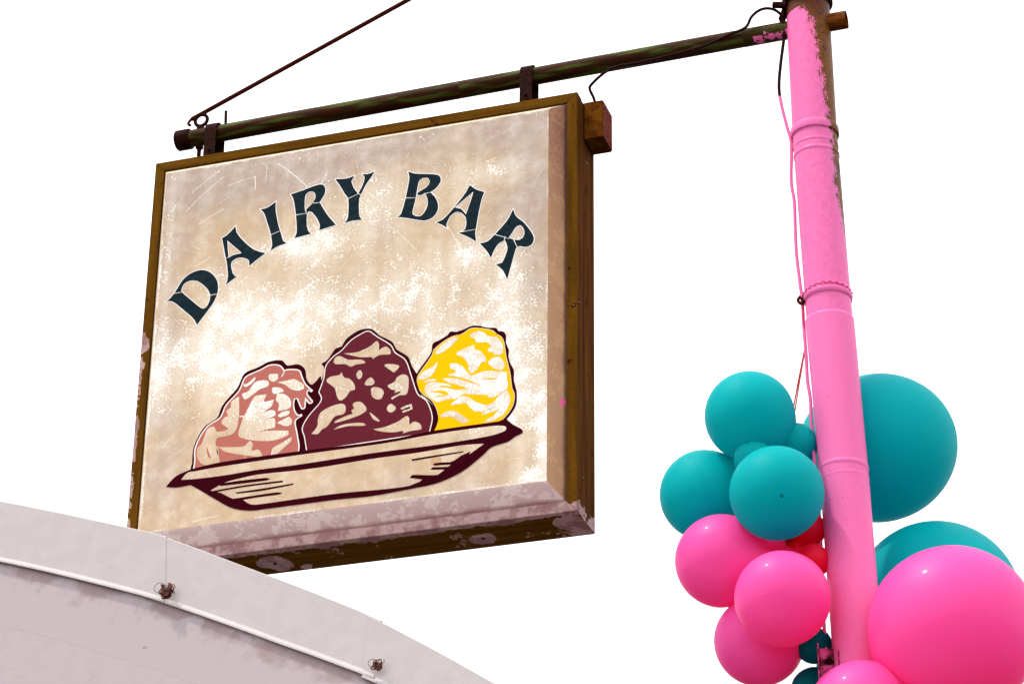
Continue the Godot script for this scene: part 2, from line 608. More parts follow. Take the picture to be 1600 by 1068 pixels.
# ---------------------------------------------------------------- outlines of the lettering and of the painted dish
# outlines on the sign face in millimetres from its lower front corner; 5000 added to x marks a sharp corner
func letter_outlines() -> Array:
	var all := []
	all.append({"outer": [5083, 748, 95, 758, 109, 778, 127, 807, 149, 823, 178, 828, 204, 817, 225, 792, 231, 769, 230, 747, 221, 723, 202, 695, 5177, 661, 172, 673, 159, 690, 127, 721, 100, 745],
		"holes": [[124, 775, 131, 793, 149, 800, 170, 795, 195, 773, 209, 749, 208, 725, 197, 709, 186, 711, 155, 740, 129, 766]],
		"cracks": [[100, 769, 128, 769], [208, 746, 236, 747]]})
	all.append({"outer": [5271, 948, 275, 927, 297, 897, 323, 870, 341, 858, 5363, 849, 5317, 817, 316, 834, 300, 845, 281, 847, 265, 836, 269, 809, 276, 795, 5284, 791, 5253, 770, 258, 793, 252, 838, 248, 852, 241, 884, 5233, 917, 249, 925],
		"holes": [[5249, 907, 5295, 860, 272, 859, 5256, 853]],
		"cracks": [[237, 851, 261, 855], [299, 862, 294, 847]]})
	all.append({"outer": [5341, 987, 362, 990, 5385, 1004, 385, 980, 396, 929, 405, 901, 412, 879, 5423, 869, 398, 864, 5376, 853, 381, 869, 375, 906, 363, 943, 352, 974],
		"holes": [],
		"cracks": [[369, 901, 404, 911]]})
	all.append({"outer": [5427, 1019, 456, 1024, 493, 1033, 516, 1034, 526, 1021, 525, 1002, 5512, 980, 517, 970, 537, 935, 5562, 901, 5514, 893, 516, 908, 506, 932, 5491, 953, 480, 956, 477, 944, 478, 915, 483, 896, 5492, 886, 5444, 881, 450, 897, 447, 938, 440, 983, 434, 1007],
		"holes": [[470, 1009, 482, 1018, 496, 1012, 499, 995, 490, 979, 476, 966, 471, 958, 469, 978]],
		"cracks": [[441, 952, 474, 952], [492, 980, 519, 978], [494, 952, 508, 973], [473, 964, 476, 946]]})
	all.append({"outer": [5554, 1044, 583, 1040, 600, 1042, 5608, 1045, 606, 1038, 601, 1030, 605, 1014, 616, 994, 5622, 988, 630, 1002, 637, 1021, 638, 1036, 5631, 1045, 649, 1043, 5666, 1048, 660, 1036, 643, 1011, 631, 985, 626, 975, 625, 950, 627, 922, 631, 910, 5637, 904, 608, 906, 5586, 902, 593, 911, 596, 928, 594, 975, 583, 994, 568, 1022],
		"holes": [],
		"cracks": [[589, 975, 622, 986], [619, 989, 634, 980]]})
	all.append({"outer": [5762, 1030, 782, 1020, 828, 1010, 846, 1004, 853, 996, 854, 982, 842, 965, 5826, 955, 840, 937, 848, 917, 848, 896, 836, 878, 814, 871, 786, 879, 761, 888, 5735, 895, 745, 902, 754, 933, 761, 971, 766, 1009],
		"holes": [[794, 995, 804, 1003, 818, 1000, 824, 989, 820, 977, 809, 968, 794, 962, 790, 956, 794, 951, 5812, 953, 818, 938, 820, 919, 814, 901, 803, 888, 790, 888, 779, 896, 778, 907, 782, 926, 786, 947, 789, 971]],
		"cracks": [[807, 953, 834, 955], [754, 950, 786, 945]]})
	all.append({"outer": [5936, 957, 956, 939, 5977, 929, 970, 909, 962, 868, 956, 826, 954, 808, 5957, 783, 933, 802, 5908, 817, 924, 823, 929, 845, 926, 862, 914, 877, 900, 882, 884, 872, 875, 854, 873, 845, 5877, 837, 863, 849, 5844, 860, 863, 865, 888, 890, 922, 931],
		"holes": [[5947, 936, 940, 909, 5927, 870, 912, 890, 5898, 898, 922, 917]],
		"cracks": [[890, 900, 912, 890], [907, 819, 956, 820], [941, 935, 951, 942]]})
	all.append({"outer": [6057, 863, 1065, 840, 1086, 818, 1107, 786, 1114, 765, 1108, 749, 1093, 744, 1074, 750, 6066, 746, 1055, 703, 6043, 656, 1032, 684, 6011, 707, 1028, 708, 1038, 729, 1043, 751, 6036, 773, 1019, 767, 1006, 748, 5998, 726, 989, 746, 5967, 776, 989, 779, 1018, 806, 1043, 835],
		"holes": [[1054, 791, 1065, 808, 1078, 811, 1088, 794, 1086, 776, 1074, 768, 1057, 773, 6045, 780]],
		"cracks": [[1057, 777, 1071, 743], [1001, 799, 1048, 776], [1036, 785, 1032, 765], [1044, 827, 1054, 810]]})
	return all

func pink_scoop_outlines() -> Dictionary:
	var d := {"highlights": [], "slits": []}
	d.outline = [5192, 230, 190, 243, 193, 253, 193, 290, 201, 320, 222, 355, 255, 375, 269, 411, 307, 454, 325, 493, 361, 505, 391, 517, 425, 516, 443, 498, 473, 497, 492, 480, 498, 450, 516, 431, 5538, 453, 5541, 378, 520, 346, 507, 335, 497, 309, 501, 267, 5507, 234, 393, 233, 294, 232]
	d.fill = [5198, 237, 200, 262, 198, 290, 207, 321, 229, 354, 263, 374, 278, 408, 313, 446, 327, 481, 352, 492, 369, 497, 395, 507, 422, 501, 5434, 484, 447, 486, 476, 479, 485, 459, 496, 436, 5517, 414, 505, 421, 501, 408, 5518, 384, 512, 382, 5498, 400, 5497, 370, 491, 370, 5478, 401, 468, 401, 465, 385, 469, 364, 480, 349, 5492, 350, 472, 336, 479, 298, 486, 263, 5485, 246, 393, 243, 293, 239]
	d.highlights.append([5312, 429, 292, 418, 290, 401, 279, 392, 5285, 377, 275, 374, 267, 359, 287, 339, 257, 336, 246, 352, 229, 347, 221, 328, 215, 308, 204, 296, 204, 272, 219, 249, 243, 241, 5265, 241, 265, 267, 254, 302, 5258, 319, 298, 322, 312, 342, 315, 383])
	d.highlights.append([5390, 424, 384, 404, 5411, 406, 405, 387, 5382, 373, 406, 376, 416, 371, 416, 359, 5372, 347, 414, 352, 5418, 324, 5369, 320, 5419, 316, 5456, 310, 456, 298, 420, 288, 377, 292, 336, 304, 317, 317, 326, 361, 338, 387, 350, 413, 359, 424])
	d.highlights.append([5420, 422, 440, 417, 456, 401, 460, 379, 449, 372, 5424, 371, 426, 391, 417, 403])
	d.highlights.append([425, 357, 439, 367, 456, 366, 453, 356, 433, 352])
	d.highlights.append([5423, 337, 454, 349, 464, 341, 463, 327, 448, 324])
	d.highlights.append([5392, 476, 398, 482, 5418, 479, 419, 465, 408, 458, 396, 465])
	d.highlights.append([5320, 436, 338, 442, 354, 463, 374, 467, 392, 462, 392, 448, 368, 441, 349, 427, 329, 418])
	d.highlights.append([404, 436, 409, 442, 429, 436, 438, 426, 426, 424, 410, 422])
	d.highlights.append([5418, 455, 448, 456, 465, 457, 492, 437, 493, 425, 476, 422, 456, 430, 439, 445])
	d.highlights.append([5322, 466, 327, 462, 343, 470, 5353, 480, 356, 475, 344, 461, 327, 455])
	d.highlights.append([5262, 291, 311, 284, 337, 284, 350, 296, 359, 284, 357, 267, 375, 268, 386, 253, 384, 245, 353, 253, 319, 262, 284, 274])
	d.highlights.append([5412, 248, 415, 266, 437, 276, 5466, 291, 465, 279, 445, 262, 426, 247])
	d.highlights.append([5256, 295, 5261, 292, 5270, 241, 5265, 241])
	d.highlights.append([5338, 256, 5340, 256, 5342, 240, 5339, 241])
	d.highlights.append([5315, 373, 5329, 371, 5329, 367, 5315, 369])
	d.highlights.append([5427, 467, 5435, 484, 5438, 482, 5433, 472])
	d.slits.append([5228, 299, 237, 279, 5244, 259, 235, 268])
	return d

func maroon_scoop_outlines() -> Dictionary:
	var d := {"highlights": [], "slits": []}
	d.outline = [5490, 238, 493, 287, 491, 317, 516, 352, 536, 367, 530, 411, 539, 431, 547, 451, 549, 479, 5541, 490, 556, 497, 578, 527, 595, 531, 607, 551, 639, 570, 668, 571, 683, 561, 696, 547, 731, 523, 744, 499, 776, 473, 787, 445, 5802, 419, 814, 358, 838, 335, 855, 311, 863, 285, 5859, 248]
	d.fill = [5511, 245, 503, 286, 496, 313, 512, 344, 540, 375, 545, 391, 5537, 409, 549, 447, 553, 481, 571, 504, 595, 520, 619, 545, 652, 562, 668, 564, 690, 545, 728, 515, 741, 491, 770, 465, 788, 415, 806, 363, 830, 340, 844, 307, 847, 283, 5840, 250]
	d.highlights.append([5600, 511, 637, 509, 670, 519, 690, 533, 697, 522, 5697, 505, 715, 513, 728, 502, 728, 489, 700, 491, 5681, 482, 679, 488, 646, 493])
	d.highlights.append([573, 491, 579, 503, 592, 504, 613, 491, 650, 485, 661, 476, 655, 473, 634, 473, 622, 469, 605, 479, 580, 483])
	d.highlights.append([638, 442, 641, 452, 648, 455, 654, 446, 652, 433, 644, 430])
	d.highlights.append([662, 414, 669, 426, 680, 429, 689, 415, 684, 408, 668, 408])
	d.highlights.append([680, 397, 691, 400, 709, 392, 715, 379, 706, 363, 685, 372])
	d.highlights.append([714, 458, 721, 462, 746, 456, 755, 449, 742, 435, 734, 440])
	d.highlights.append([556, 437, 565, 448, 590, 450, 5597, 457, 604, 441, 620, 434, 633, 417, 635, 401, 623, 399, 609, 381, 595, 376, 586, 391, 579, 414])
	d.highlights.append([725, 399, 743, 407, 751, 420, 767, 425, 780, 416, 782, 390, 777, 367, 757, 366, 5738, 357, 737, 363, 757, 372, 760, 378, 5744, 375, 746, 383, 736, 386])
	d.highlights.append([631, 359, 639, 365, 655, 362, 670, 340, 656, 328, 636, 322, 600, 315, 5583, 313, 586, 319, 615, 329, 632, 333, 628, 342, 635, 348])
	d.highlights.append([5521, 292, 536, 311, 537, 332, 545, 350, 573, 363, 598, 366, 610, 360, 612, 343, 605, 335, 583, 332, 567, 311, 557, 303, 551, 302, 539, 289, 527, 290])
	d.highlights.append([5581, 295, 600, 304, 633, 306, 661, 302, 669, 295, 654, 295, 621, 299])
	d.highlights.append([5678, 330, 687, 323, 706, 303, 704, 300, 688, 310])
	d.highlights.append([725, 334, 729, 343, 737, 345, 748, 335, 748, 327, 738, 321, 729, 325])
	d.highlights.append([5762, 329, 774, 334, 5792, 337, 5795, 322, 5769, 315, 768, 320, 788, 325, 785, 331, 768, 325])
	d.highlights.append([5689, 281, 719, 282, 755, 292, 779, 305, 786, 298, 5787, 278, 800, 286, 816, 277, 819, 262, 792, 261, 5770, 257, 772, 264, 744, 264, 711, 271])
	return d

func yellow_scoop_outlines() -> Dictionary:
	var d := {"highlights": [], "slits": []}
	d.outline = [5800, 414, 812, 432, 843, 476, 846, 500, 862, 507, 885, 518, 892, 527, 907, 524, 926, 527, 946, 534, 965, 533, 991, 523, 1014, 518, 1019, 509, 1033, 505, 1040, 493, 1040, 473, 1048, 451, 1047, 434, 1052, 413, 1062, 391, 1062, 364, 1070, 329, 1069, 295, 1058, 274, 6043, 256, 6036, 249, 5849, 247, 861, 275, 862, 299, 850, 328, 830, 351, 810, 371, 803, 396]
	d.fill = [805, 409, 815, 428, 842, 466, 850, 485, 872, 502, 898, 514, 923, 517, 946, 529, 972, 526, 1004, 515, 1017, 502, 1030, 491, 1037, 473, 1042, 438, 1050, 403, 1055, 378, 1059, 344, 1066, 323, 1063, 296, 1049, 272, 6027, 252, 932, 250, 5854, 252, 864, 275, 862, 306, 847, 338, 824, 359, 809, 381]
	d.highlights.append([945, 508, 953, 516, 972, 517, 988, 507, 991, 501, 1014, 494, 1027, 482, 1034, 463, 1033, 445, 1024, 442, 6010, 446, 6008, 452, 997, 455, 995, 463, 1003, 470, 989, 483, 963, 487, 959, 497])
	d.highlights.append([5915, 509, 894, 510, 872, 495, 856, 482, 853, 472, 863, 469, 879, 477, 898, 490])
	d.highlights.append([5956, 481, 5959, 466, 973, 461, 989, 436, 5988, 425, 978, 428, 970, 415, 958, 403, 950, 401, 943, 412, 942, 426, 928, 449, 910, 460, 915, 468, 928, 473])
	d.highlights.append([996, 425, 1008, 435, 1024, 436, 1037, 420, 1039, 406, 1031, 398, 1015, 403, 1002, 414])
	d.highlights.append([5860, 447, 844, 434, 825, 427, 811, 414, 808, 406, 816, 402, 835, 405, 851, 420])
	d.highlights.append([5821, 393, 836, 400, 855, 398, 856, 393, 839, 393])
	d.highlights.append([893, 435, 906, 436, 925, 425, 939, 406, 5950, 393, 967, 398, 993, 401, 1025, 394, 6046, 390, 1046, 373, 1049, 352, 6045, 340, 6032, 333, 1013, 324, 5996, 325, 5996, 332, 949, 341, 930, 345, 916, 335, 889, 336, 863, 332, 847, 343, 830, 360, 826, 377, 833, 388, 852, 390, 888, 379, 5898, 371, 872, 377, 5859, 375, 891, 367, 907, 360, 5944, 357, 920, 370, 891, 383, 874, 396, 884, 397, 913, 390, 949, 374, 5979, 361, 949, 379, 919, 394, 5889, 403, 890, 407, 906, 408, 5908, 417, 895, 423])
	d.highlights.append([6045, 339, 1055, 318, 1053, 298, 1039, 273, 1020, 262, 1002, 257, 5985, 258, 1001, 267, 6012, 270, 1020, 281, 6031, 289, 1008, 283, 5982, 278, 982, 283, 6016, 299, 992, 288, 963, 291, 950, 303, 937, 318, 924, 318, 5898, 318, 902, 325, 914, 332, 930, 339, 946, 332, 963, 318, 5991, 304, 1010, 309, 1026, 327])
	d.highlights.append([5868, 292, 889, 302, 909, 300, 925, 288, 5948, 267, 941, 264, 929, 263, 916, 274, 899, 285, 877, 287])
	d.slits.append([5981, 381, 1000, 380, 6023, 374, 1000, 375])
	d.slits.append([5841, 363, 862, 365, 882, 360, 891, 349, 879, 350, 862, 359])
	d.slits.append([5851, 348, 866, 351, 5888, 347, 869, 346])
	return d

func bowl_outlines() -> Dictionary:
	var d := {"strokes": []}
	d.outline = [5122, 197, 149, 224, 5193, 238, 271, 246, 492, 247, 721, 244, 858, 253, 1026, 254, 6044, 260, 1063, 240, 1086, 224, 1088, 213, 1071, 206, 1050, 194, 1008, 185, 985, 166, 932, 129, 866, 106, 782, 99, 691, 94, 599, 97, 500, 97, 411, 97, 362, 98, 311, 112, 262, 144, 215, 177, 5191, 193, 151, 191]
	d.rim = [5164, 211, 179, 228, 201, 230, 268, 233, 493, 236, 721, 236, 858, 243, 1014, 243, 1044, 237, 1044, 226, 1014, 218, 972, 215, 859, 212, 687, 213, 494, 209, 371, 210, 286, 207, 202, 208]
	d.body = [5296, 188, 372, 196, 485, 193, 568, 193, 688, 197, 810, 197, 930, 201, 5988, 197, 944, 170, 901, 151, 861, 125, 812, 114, 788, 108, 725, 108, 610, 113, 489, 113, 410, 112, 366, 114, 5342, 130, 314, 137, 5279, 158, 5249, 169, 277, 182]
	d.strokes.append([5268, 184, 321, 186, 5401, 184, 413, 179, 5401, 176, 322, 177, 5277, 178])
	d.strokes.append([5244, 166, 340, 171, 5449, 170, 5449, 165, 340, 166, 5261, 162])
	d.strokes.append([5320, 154, 394, 155, 5478, 158, 5478, 154, 394, 149, 5323, 150])
	d.strokes.append([5303, 137, 359, 138, 430, 139, 5449, 136, 440, 132, 377, 132, 5318, 129])
	d.strokes.append([5796, 181, 859, 183, 5934, 184, 5934, 181, 859, 178, 5798, 176])
	d.strokes.append([5855, 161, 877, 161, 904, 159, 5927, 172, 5953, 181, 5941, 152, 894, 131, 841, 108, 5819, 115, 5827, 121, 5793, 130, 801, 137, 866, 128, 5887, 140, 5848, 145, 5853, 151, 5899, 146, 5901, 152, 5857, 155])
	return d

# ---------------------------------------------------------------- materials
func make_materials() -> void:
	var wrinkle := bump_picture(512, 512, 0.012, 41, 5.0, 4, FastNoiseLite.TYPE_SIMPLEX_SMOOTH, Vector2i(1, 2))
	var fine_bump := bump_picture(512, 512, 0.10, 42, 2.0, 4)
	var orange_peel := bump_picture(512, 512, 0.05, 43, 1.6, 3)
	M.wrinkle = wrinkle
	M.fine_bump = fine_bump
	M.face = bumped(textured(face_picture(), 0.42, 0.4), orange_peel, 0.10)
	M.halo = mat(Color(0.93, 0.90, 0.88), 0.45)
	M.letter = bumped(mat(Color(0.05, 0.13, 0.16), 0.42, 0.0, 0.14), wrinkle, 1.3, Vector3(9, 9, 1))
	M.dark = bumped(mat(Color(0.20, 0.0, 0.05), 0.42, 0.0, 0.08), wrinkle, 0.4, Vector3(7, 7, 1))
	M.maroon = bumped(mat(Color(0.37, 0.105, 0.16), 0.40, 0.0, 0.14), wrinkle, 0.7, Vector3(11, 11, 1))
	M.pink_vinyl = bumped(mat(Color(0.69, 0.405, 0.365), 0.45, 0.0, 0.10), wrinkle, 0.6, Vector3(12, 12, 1))
	M.yellow = bumped(mat(Color(0.95, 0.73, 0.0), 0.45, 0.0, 0.10), wrinkle, 0.25, Vector3(9, 9, 1))
	M.stain = mat(Color(0.73, 0.58, 0.42), 0.5)
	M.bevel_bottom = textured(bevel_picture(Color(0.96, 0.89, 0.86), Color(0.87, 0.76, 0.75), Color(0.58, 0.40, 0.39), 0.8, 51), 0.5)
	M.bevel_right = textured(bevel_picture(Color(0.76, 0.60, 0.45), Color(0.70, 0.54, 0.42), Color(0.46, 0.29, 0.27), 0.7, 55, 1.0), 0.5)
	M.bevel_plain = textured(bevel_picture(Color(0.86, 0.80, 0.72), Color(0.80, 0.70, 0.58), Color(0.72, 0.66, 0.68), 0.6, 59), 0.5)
	M.rail_top = bumped(textured(rail_picture(61, "top", []), 0.65, 0.03), fine_bump, 0.25, Vector3.ONE)
	M.rail_left = bumped(textured(rail_picture(65, "left", [[0.47, 0.16, 0.02, 0.1], [0.52, 0.17, 0.012, 0.08]]), 0.65, 0.03), fine_bump, 0.25)
	M.rail_right = bumped(textured(rail_picture(69, "right", []), 0.65, 0.03), fine_bump, 0.25)
	M.rail_bottom = bumped(textured(rail_picture(73, "bottom", [[0.315, 0.60, 0.036, 0.20, 1], [0.375, 0.80, 0.014, 0.09], [0.775, 0.62, 0.026, 0.15, 1], [0.83, 0.93, 0.016, 0.05], [0.965, 0.45, 0.03, 0.2], [0.985, 0.75, 0.03, 0.32], [0.55, 0.92, 0.02, 0.05], [0.61, 0.93, 0.02, 0.05], [0.47, 0.95, 0.03, 0.06]]), 0.65, 0.04), fine_bump, 0.25)
	M.back = mat(Color(0.46, 0.30, 0.12), 0.6)
	M.cabinet = bumped(textured(mottled(256, 256, Color(0.41, 0.24, 0.05), Color(0.34, 0.18, 0.045), Color(0.28, 0.10, 0.06), 0.02, 81, 0.62), 0.65, 0.04), fine_bump, 0.25)
	M.cabinet_rust = bumped(textured(mottled(256, 256, Color(0.45, 0.22, 0.17), Color(0.34, 0.14, 0.10), Color(0.60, 0.42, 0.38), 0.05, 84, 0.62), 0.75, 0.05), fine_bump, 0.6)
	M.pipe = bumped(textured(mottled(256, 512, Color(0.29, 0.32, 0.12), Color(0.19, 0.12, 0.05), Color(0.30, 0.06, 0.04), 0.02, 87, 0.64, Vector2i(1, 3)), 0.55), fine_bump, 0.4, Vector3(1, 1.2, 1))
	M.iron = bumped(textured(mottled(256, 256, Color(0.19, 0.05, 0.035), Color(0.11, 0.025, 0.02), Color(0.22, 0.17, 0.06), 0.04, 90, 0.66), 0.7), fine_bump, 0.6)
	M.rod = bumped(textured(mottled(128, 256, Color(0.34, 0.11, 0.06), Color(0.22, 0.05, 0.035), Color(0.14, 0.03, 0.02), 0.06, 93, 0.62), 0.75), fine_bump, 0.6, Vector3(1, 14, 1))
	M.cable_dark = mat(Color(0.15, 0.06, 0.05), 0.6, 0.0, 0.12)
	M.pink_paint = bumped(mat(Color(0.93, 0.44, 0.68), 0.45, 0.0, 0.25), orange_peel, 0.45, Vector3(2, 5, 1))
	M.tube = bumped(textured(tube_picture(1.46, 0.465), 0.45, 0.25), orange_peel, 0.35, Vector3.ONE)
	M.old_paint = bumped(textured(mottled(256, 256, Color(0.46, 0.25, 0.06), Color(0.36, 0.17, 0.05), Color(0.25, 0.08, 0.05), 0.03, 96, 0.6), 0.6), fine_bump, 0.4)
	M.fascia = bumped(textured(mottled(512, 512, Color(0.785, 0.75, 0.752), Color(0.785, 0.75, 0.752).darkened(0.018), Color(0.785, 0.75, 0.752).darkened(0.035), 0.012, 101, 0.72), 0.5), orange_peel, 0.10, Vector3(0.6, 0.6, 1))
	M.wall = bumped(textured(mottled(1024, 1024, Color(0.755, 0.70, 0.715), Color(0.755, 0.70, 0.715).darkened(0.012), Color(0.755, 0.70, 0.715).darkened(0.05), 0.008, 104, 0.74), 0.6), orange_peel, 0.12, Vector3(0.5, 0.5, 1))
	M.under_trim = textured(under_trim_picture(Color(0.755, 0.70, 0.715).darkened(0.008), Color(0.60, 0.49, 0.49)), 0.6)
	M.twig = mat(Color(0.40, 0.25, 0.23), 0.9, 0.0, 0.05)
	M.string = mat(Color(0.72, 0.05, 0.10), 0.5)

func balloon_material(c: Color, rough: float, through: Color, spec: float) -> StandardMaterial3D:
	var m := mat(c, rough, 0.0, spec)
	m.backlight_enabled = true
	m.backlight = through
	return m

# ---------------------------------------------------------------- the sign
# one side of a mitred border. sides: 0 bottom, 1 right, 2 top, 3 left. prof: [offset in from each of the four outer edges, z]
func border(side: int, prof: Array, gap := 0.0006, flip_v := true) -> ArrayMesh:
	var st := begin()
	var lens := [0.0]
	for i in prof.size() - 1:
		var a: Array = prof[i]
		var b: Array = prof[i + 1]
		lens.append(lens[-1] + Vector2(b[0][side] - a[0][side], b[1] - a[1]).length())
	var ends := []
	for q in prof:
		var o: Array = q[0]
		var z: float = q[1]
		var bl := Vector3(o[3], o[0], z)
		var br := Vector3(SIGN_W - o[1], o[0], z)
		var tr := Vector3(SIGN_W - o[1], SIGN_H - o[2], z)
		var tl := Vector3(o[3], SIGN_H - o[2], z)
		var e: Array = [[bl, br], [br, tr], [tl, tr], [tl, bl]][side]
		var d: Vector3 = (e[1] - e[0]).normalized() * gap
		ends.append([e[0] + d, e[1] - d])
	var mid := Vector3(SIGN_W / 2, SIGN_H / 2, -SIGN_D / 2)
	var parts := 24
	for i in prof.size() - 1:
		st.set_smooth_group(i if prof[i].size() < 3 else 50)
		for k in parts:
			var t0 := float(k) / parts
			var t1 := float(k + 1) / parts
			var a: Vector3 = ends[i][0].lerp(ends[i][1], t0)
			var b: Vector3 = ends[i][0].lerp(ends[i][1], t1)
			var c: Vector3 = ends[i + 1][0].lerp(ends[i + 1][1], t1)
			var d: Vector3 = ends[i + 1][0].lerp(ends[i + 1][1], t0)
			var v0: float = lens[i] / lens[-1]
			var v1: float = lens[i + 1] / lens[-1]
			var along := func(p: Vector3) -> float: return p.x / SIGN_W if side % 2 == 0 else 1.0 - p.y / SIGN_H
			# bottom and top run left to right, right runs up, left runs down: turn each face outwards
			if (b - a).cross(c - a).dot((a + b + c) / 3.0 - mid) >= 0:
				quad(st, a, b, c, d, Vector2(along.call(a), v0), Vector2(along.call(b), v0), Vector2(along.call(c), v1), Vector2(along.call(d), v1))
			else:
				quad(st, b, a, d, c, Vector2(along.call(b), v0), Vector2(along.call(a), v0), Vector2(along.call(d), v1), Vector2(along.call(c), v1))
	return finish(st)

func same(o: float) -> Array:
	return [o, o, o, o]

func build_sign() -> void:
	var sign := thing("hanging_sign", ORIGIN, "square dairy bar box sign with worn tan face hanging under the green pipe", "sign")
	var rail := [[same(0.0275), -0.010], [same(0.0275), 0.0], [same(0.0015), 0.0], [same(0.0), -0.0015], [same(0.0), -0.040], [same(0.0012), -0.0415],
		[same(0.0012), -0.058], [same(0.0), -0.0595], [same(0.0), -SIGN_D + 0.016], [same(-0.0015), -SIGN_D + 0.0145], [same(-0.0015), -SIGN_D], [same(0.026), -SIGN_D]]
	var mats := [M.rail_bottom, M.rail_right, M.rail_top, M.rail_left]
	for s in 4:
		var r := put("frame_rail", border(s, rail), mats[s], sign)
		if s == 0: tag(r, "bottom rail with brown paint flaking off mauve primer")
	put("back_panel", box_mesh(Vector3(SIGN_W - 0.05, SIGN_H - 0.05, 0.006), 0.001), M.back, sign, Vector3(SIGN_W / 2, SIGN_H / 2, -SIGN_D + 0.008))
	# the moulded face: flange, slope and flat panel
	var far := [0.074, 0.068, 0.063, 0.0545]   # inset of the flat panel from bottom, right, top and left
	var bev := []
	for q in [[0.0, -0.009], [0.10, -0.009], [0.19, -0.006], [0.28, 0.002], [0.82, 0.0285], [0.92, 0.0325], [1.0, FACE_Z]]:
		var o := []
		for s in 4: o.append(lerpf(0.0265, far[s], q[0]))
		bev.append([o, q[1], 1])
	var bm := [M.bevel_bottom, M.bevel_right, M.bevel_plain, M.bevel_plain]
	for s in 4: put("face_bevel", border(s, bev, 0.0), bm[s], sign)
	var st := begin()
	quad(st, Vector3(far[3], far[0], FACE_Z), Vector3(SIGN_W - far[1], far[0], FACE_Z), Vector3(SIGN_W - far[1], SIGN_H - far[2], FACE_Z), Vector3(far[3], SIGN_H - far[2], FACE_Z),
		face_uv(Vector2(far[3], far[0])), face_uv(Vector2(SIGN_W - far[1], far[0])), face_uv(Vector2(SIGN_W - far[1], SIGN_H - far[2])), face_uv(Vector2(far[3], SIGN_H - far[2])))
	put("face_panel", finish(st), M.face, sign)
	# lettering: cracked dark vinyl with a pale edge
	for l in letter_outlines():
		var outer := outline(l.outer)
		var pieces := [outer]
		for c in l.cracks: pieces = cut(pieces, slit(c, 0.0025))
		for h in l.holes: pieces = cut(pieces, outline(h))
		var letter := put("letter", flat(pieces, FACE_Z + 0.0006), M.letter, sign)
		var grown := Geometry2D.offset_polygon(outer, 0.0026, Geometry2D.JOIN_MITER)
		var rim := [grown[0]]
		if l.holes.size():
			for h in l.holes:
				var shrunk := Geometry2D.offset_polygon(outline(h), -0.0022, Geometry2D.JOIN_MITER)
				for counter in shrunk:
					if absf(area(counter)) < 8e-6: continue
					# open the ring with a hair-thin slit from the counter to the nearest point outside
					var start: Vector2 = counter[0]
					var near := Vector2(1e6, 0)
					for p in counter:
						for e in grown[0]:
							if e.distance_to(p) < near.distance_to(start):
								near = e
								start = p
					var way := (near - start).normalized()
					var beyond := near + way * 0.006
					start -= way * 0.004
					var n := way.orthogonal() * 0.00015
					rim = cut(rim, PackedVector2Array([start + n, start - n, beyond - n, beyond + n]))
					rim = cut(rim, counter)
		put("letter_edge", flat(rim, FACE_Z + 0.0003), M.halo, letter)
	# the dish of three scoops
	var bowl := bowl_outlines()
	for q in [["maroon", maroon_scoop_outlines(), M.maroon, 0.0], ["pink", pink_scoop_outlines(), M.pink_vinyl, -0.0001], ["yellow", yellow_scoop_outlines(), M.yellow, -0.0002]]:
		var d: Dictionary = q[1]
		var z: float = FACE_Z + 0.0003 + q[3]
		var s := put("scoop_picture", flat([Geometry2D.offset_polygon(outline(d.outline), 0.0022, Geometry2D.JOIN_ROUND)[0]], z), M.dark, sign)
		var fill := outline(d.fill)
		var grown := Geometry2D.offset_polygon(fill, {"pink": 0.0034, "maroon": 0.0026, "yellow": 0.0010}[q[0]], Geometry2D.JOIN_ROUND)
		put("fill_edge", flat([grown[0]], z + 0.0002), M.halo, s)
		put("fill", flat([fill], z + 0.0004), q[2], s)
		for h in d.highlights: put("highlight", flat([outline(h)], z + 0.0006), M.face, s)
		for h in d.slits: put("fleck", flat([outline(h)], z + 0.0008), q[2], s)
	var dish := put("dish_picture", flat([outline(bowl.outline)], FACE_Z + 0.0012), M.dark, sign)
	put("dish_rim", flat([outline(bowl.rim)], FACE_Z + 0.0014), M.face, dish)
	put("dish_body", flat([outline(bowl.body)], FACE_Z + 0.0014), M.face, dish)
	for h in bowl.strokes: put("stroke", flat([outline(h)], FACE_Z + 0.0018), M.dark, dish)
	var disc := PackedVector2Array()
	for k in 24: disc.append(Vector2(0.862, 0.167) + Vector2.from_angle(TAU * k / 24) * 0.0145)
	put("stain", flat([disc], FACE_Z + 0.0016), M.stain, dish)

func pipe_axis(x: float) -> Vector3:
	return ORIGIN + Vector3(x, 1.3275 + 0.0105 * (x - 0.26), POLE_Z)

